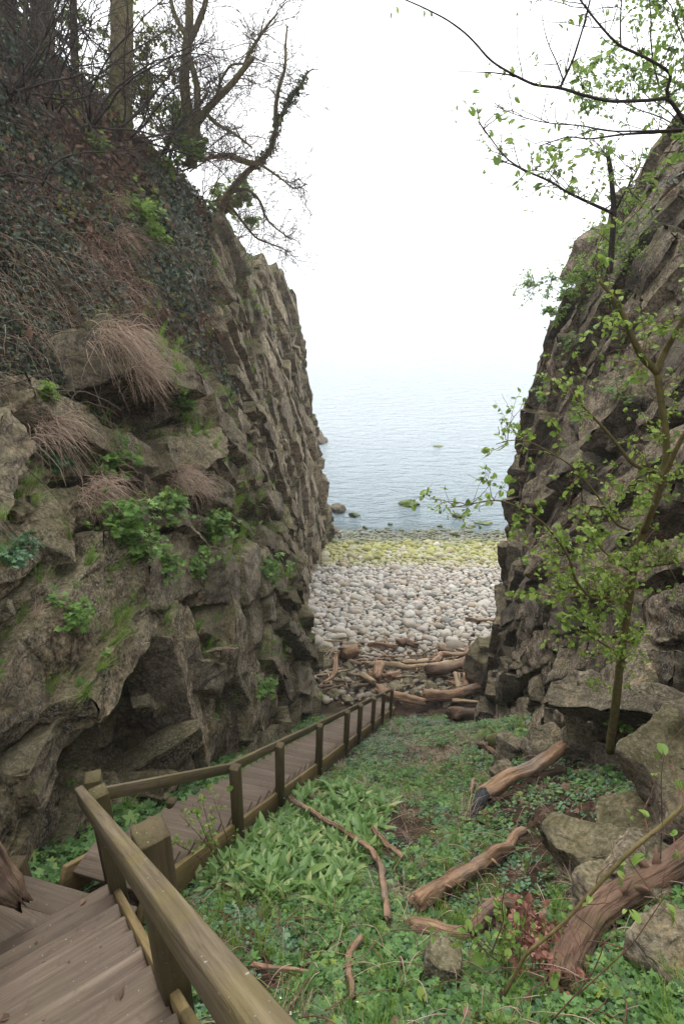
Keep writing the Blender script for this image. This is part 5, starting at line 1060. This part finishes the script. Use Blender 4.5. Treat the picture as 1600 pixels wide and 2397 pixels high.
h, _ = T.stem(resample(poly([(1490, 1330), (1440, 1410), (1380, 1400), (1345, 1360), (1330, 1300), (1300, 1260), (1270, 1220), (1220, 1190), (1165, 1165), (1105, 1180), (1045, 1190)], [6.0, 5.7, 5.4, 5.2, 5.1, 5.0, 5.0, 5.0, 5.0, 5.0, 5.0]), 40), .021, .004, 'limb')
i_, _ = T.stem(resample(poly([(1480, 1340), (1445, 1320), (1400, 1280), (1370, 1230)], [6, 5.8, 5.7, 5.6]), 14), .014, .006, 'limb')
j_, _ = T.stem(resample(poly([(1500, 1330), (1560, 1320), (1620, 1315)], [5.9, 5.6, 5.4]), 12), .014, .006, 'limb')
k_, _ = T.stem(resample(poly([(1470, 1240), (1440, 1230), (1405, 1170), (1340, 1090), (1270, 1050), (1220, 1020), (1160, 1040)], [5.9, 5.6, 5.5, 5.4, 5.3, 5.3, 5.3]), 22), .014, .004, 'limb')
l_, _ = T.stem(resample(poly([(1470, 1420), (1400, 1390), (1310, 1400), (1230, 1385)], [6.1, 5.7, 5.4, 5.3]), 16), .012, .004, 'limb')
for Qx, n, L in ((b, 12, .5), (c, 12, .5), (d, 12, .5), (e, 14, .45), (f, 20, .42), (h, 32, .40), (i_, 14, .42), (j_, 16, .42), (k_, 14, .4), (l_, 18, .4), (a[6:30], 16, .42), (a[30:], 10, .4)): T.sprout(Qx, n, L, .0045, 1, .1, 1.0, .12, 3, .03, .25, leafy=.45)
T.finish(LT, M['sap_leaf'], .046, 3)
# --- the dead stem and thin branches of a second small tree at the cliff edge
T = Tree('cliff_edge_tree', 'thin dark tree with broken upright top growing from the dark cliff edge', 'tree', M['twig_dark'], M['twig'], 1202)
a, _ = T.stem(resample(poly([(1425, 640), (1432, 560), (1436, 490), (1430, 420), (1420, 355)], [13, 13, 13, 13, 13]), 20), .065, .04)
b, _ = T.stem(resample(poly([(1434, 500), (1380, 475), (1325, 450), (1290, 425), (1240, 405), (1185, 375), (1130, 300), (1120, 285)], [13, 12.6, 12.2, 12, 11.8, 11.6, 11.4, 11.4]), 28), .034, .008, 'limb')
c, _ = T.stem(resample(poly([(1436, 500), (1460, 450), (1485, 410), (1500, 380)], [13, 12.8, 12.6, 12.5]), 12), .026, .009, 'limb')
d, _ = T.stem(resample(poly([(1240, 408), (1200, 385), (1150, 372), (1130, 370)], [11.8, 11.6, 11.5, 11.5]), 10), .016, .006, 'limb')
for Qx, n in ((a, 12), (b, 24), (c, 16), (d, 4)): T.sprout(Qx, n, .75, .011, 2, .25, 1.0, .15, 2, 0, .25, leafy=.25)
T.finish(LT, M['spring'], .10, 1)
for k, (lab, px, py, Yd, n, L) in enumerate([('airy shrub with tiny leaves on the dark cliff edge', 1400, 640, 16, 6, 2.0), ('small wispy shrub lower on the dark cliff edge', 1335, 720, 17.5, 4, 1.2), ('dense leafy bush at the top right behind the branches', 1600, 330, 12, 6, 2.2), ('fresh leafed bush above the cliff top at the corner', 1590, 200, 11.5, 6, 2.2)]):
    shrub(lab, px, py, Yd, n, L, .014, 1210 + k, (-.4, -.1, .1), [LEAF_N], .5, .055 if k < 2 else .07, 3, 'twig_dark')
# --- overhanging tree at the top right: its trunk stands on the right-hand slope just outside the picture
T = Tree('overhanging_tree', 'dark-barked tree whose long drooping-leaved branches reach across the sky', 'tree', M['twig_dark'], M['twig_dark'], 1203)
Y0 = 6.0
root = at(2010, 560, Y0 + .4); a, _ = T.stem(resample(np.array([root - [0, 0, 3.6], root, at(1900, 360, Y0 + .2), at(1760, 300, Y0), at(1600, 282, Y0)]), 26), .12, .035, sides=12)
b, _ = T.stem(resample(poly([(1600, 284), (1575, 245), (1562, 228), (1520, 235), (1430, 238), (1370, 225), (1310, 205), (1250, 200), (1200, 175), (1145, 142), (1120, 110), (1090, 78), (1045, 45), (985, 15), (940, -4)], [6, 5.9, 5.85, 5.8, 5.7, 5.6, 5.6, 5.5, 5.5, 5.5, 5.5, 5.5, 5.5, 5.5, 5.5]), 60), .017, .0045, 'limb')
c, _ = T.stem(resample(poly([(1562, 228), (1558, 205), (1572, 178), (1555, 160), (1510, 135), (1450, 108), (1425, 85), (1395, 50), (1370, 18), (1350, -10)], [5.85, 5.8, 5.8, 5.7, 5.6, 5.5, 5.4, 5.4, 5.3, 5.3]), 40), .014, .006, 'limb')
d, _ = T.stem(resample(poly([(1640, 305), (1560, 308), (1450, 315), (1375, 327), (1330, 318), (1260, 342)], [6.0, 5.9, 5.7, 5.6, 5.5, 5.4]), 30), .014, .004, 'limb')
e, _ = T.stem(resample(poly([(1310, 205), (1340, 140), (1365, 60), (1380, 0), (1390, -60)], [5.6, 5.5, 5.4, 5.3, 5.2]), 24), .010, .005, 'limb')
f, _ = T.stem(resample(poly([(1640, 300), (1540, 306), (1420, 308), (1360, 293), (1290, 290), (1230, 278), (1155, 248)], [6.0, 5.8, 5.7, 5.6, 5.5, 5.4, 5.4]), 26), .010, .003, 'limb')
h, _ = T.stem(resample(poly([(1205, 178), (1160, 170), (1090, 168), (1040, 168)], [5.5, 5.5, 5.5, 5.5]), 14), .006, .002, 'limb')
i_, _ = T.stem(resample(poly([(1452, 108), (1450, 60), (1452, 20), (1455, -30)], [5.5, 5.4, 5.4, 5.4]), 10), .007, .004, 'limb')
j_, _ = T.stem(resample(poly([(1318, 190), (1300, 140), (1282, 105), (1270, 60), (1265, 10), (1262, -20)], [5.6, 5.6, 5.5, 5.5, 5.5, 5.5]), 16), .006, .002, 'limb')
for Qx, n, L in ((b, 14, .45), (c, 20, .5), (d, 14, .45), (e, 8, .4), (f, 14, .4), (i_, 6, .4), (j_, 5, .3)): T.sprout(Qx, n, L, .0042, 1, .2, .9, .05, 2, 0, .16, leafy=.09)
T.finish([t_leaf(5, .5, .5, .9)], M['sap_leaf'], .045, 1, hang=1.2)
# --- foreground: budding stem and thin twigs low on the right, small shrub by the stairs
T = Tree('budding_sapling', 'thin greenish budding stem slanting across the lower corner by the big log', 'sapling', M['bark_olive'], M['twig_red'], 1301)
a, _ = T.stem(resample(poly([(1180, 2330), (1230, 2230), (1310, 2170), (1400, 2070), (1480, 1985), (1545, 1935), (1640, 1850)], [1.75, 1.8, 1.85, 1.9, 1.95, 2.0, 2.1]), 34), .008, .011)
T.sprout(a, 14, .34, .003, 1, .1, 1.0, .1, 2, .05, .25, leafy=.10); T.finish(LT, M['spring'], .045, 2)
T = Tree('russet_shrub', 'small twiggy shrub with first leaves among the russet dead leaves', 'shrub', M['twig_red'], M['twig_red'], 1302); p = gnd(1195, 2290)
for k in range(9):
    g = T.g; d = nrm(np.array([g.normal() * .5, -.1 + g.normal() * .3, 1.0])); P = [p + g.normal(size=3) * [.06, .06, .0]]
    for j in range(9): d = nrm(d + g.normal(size=3) * .10); P.append(P[-1] + d * g.uniform(.05, .085))
    Q = np.array(P); T.stem(Q, .007, .0025, 'trunk', 6, .05); T.sprout(Q, 5, .26, .003, 1, .1, .8, .3, 2, .1, .25, leafy=.12)
T.finish(LT, M['spring'], .05, 2)
T = Tree('stair_shrub', 'small budding shrub growing up against the lower flight of the stairs', 'shrub', M['twig_red'], M['twig_red'], 1303); p = low(-1.0, -.28, -.5)
for px, py in ((372, 1950), (420, 1905), (450, 1880), (470, 1860), (500, 1870)):
    q = at(px, py, 4.15); Q = resample(np.stack([p + T.g.normal(size=3) * .03, (p + q) / 2 + [T.g.normal() * .04, 0, .05], q]), 12); T.stem(Q, .007, .002, 'trunk', 6, .05); T.sprout(Q, 6, .22, .0025, 1, .2, .9, .4, 2, 0, .22, leafy=.25)
T.finish(LT, M['spring'], .035, 2)
for k, (lab, pts, Yd, r) in enumerate([('thin upright dead stalk before the large tan boulder', [(1545, 2010), (1548, 1900), (1545, 1800), (1560, 1740), (1600, 1700)], 3.0, .004), ('pale thin stalk leaning in front of the big fallen log', [(1350, 2330), (1480, 2210), (1560, 2090)], 1.9, .004), ('long arching reddish bramble cane in the lower corner', [(1290, 2390), (1380, 2290), (1420, 2200), (1345, 2140)], 1.7, .004), ('slender dark stalk standing in front of the long crooked log', [(1150, 2230), (1180, 2150), (1172, 2120), (1185, 2060)], 2.3, .005), ('tall dry stalk standing on the leafy slope in mid picture', [(890, 2080), (880, 1990), (888, 1900)], 3.6, .003)]):
    T = Tree('dry_stalk', lab, 'stalk', M['twig_red'], M['twig_red'], 1310 + k); q = poly(pts, [Yd] * len(pts)); Q = resample(q, 16); T.stem(Q, r, r * .5, 'trunk', 5, .05); T.sprout(Q, 3, .2, r * .5, 0, .2, .8, .3); T.finish()
# ------------------------------------------------------------ sea haze: one closed box of even, thin mist
def _haze():
    m = bpy.data.materials.new('mist'); m.use_nodes = True; nt = m.node_tree; nt.nodes.clear(); o = nt.nodes.new('ShaderNodeOutputMaterial'); v = nt.nodes.new('ShaderNodeVolumePrincipled')
    v.inputs['Color'].default_value = (.97, .98, 1, 1); v.inputs['Density'].default_value = 0.0007; v.inputs['Anisotropy'].default_value = 0.0; nt.links.new(v.outputs[0], o.inputs['Volume'])
    mb = MB(); mb.box((0, 690, 0), (1, 0, 0), (0, 1, 0), (0, 0, 1), 900, 720, 1, .01); V = mb.V[0]; V[:, 2] = np.where(V[:, 2] > 0, 16.0, -28.0); b = mb.obj('haze', m, shade=False); tag(b, kind='stuff')
_haze()
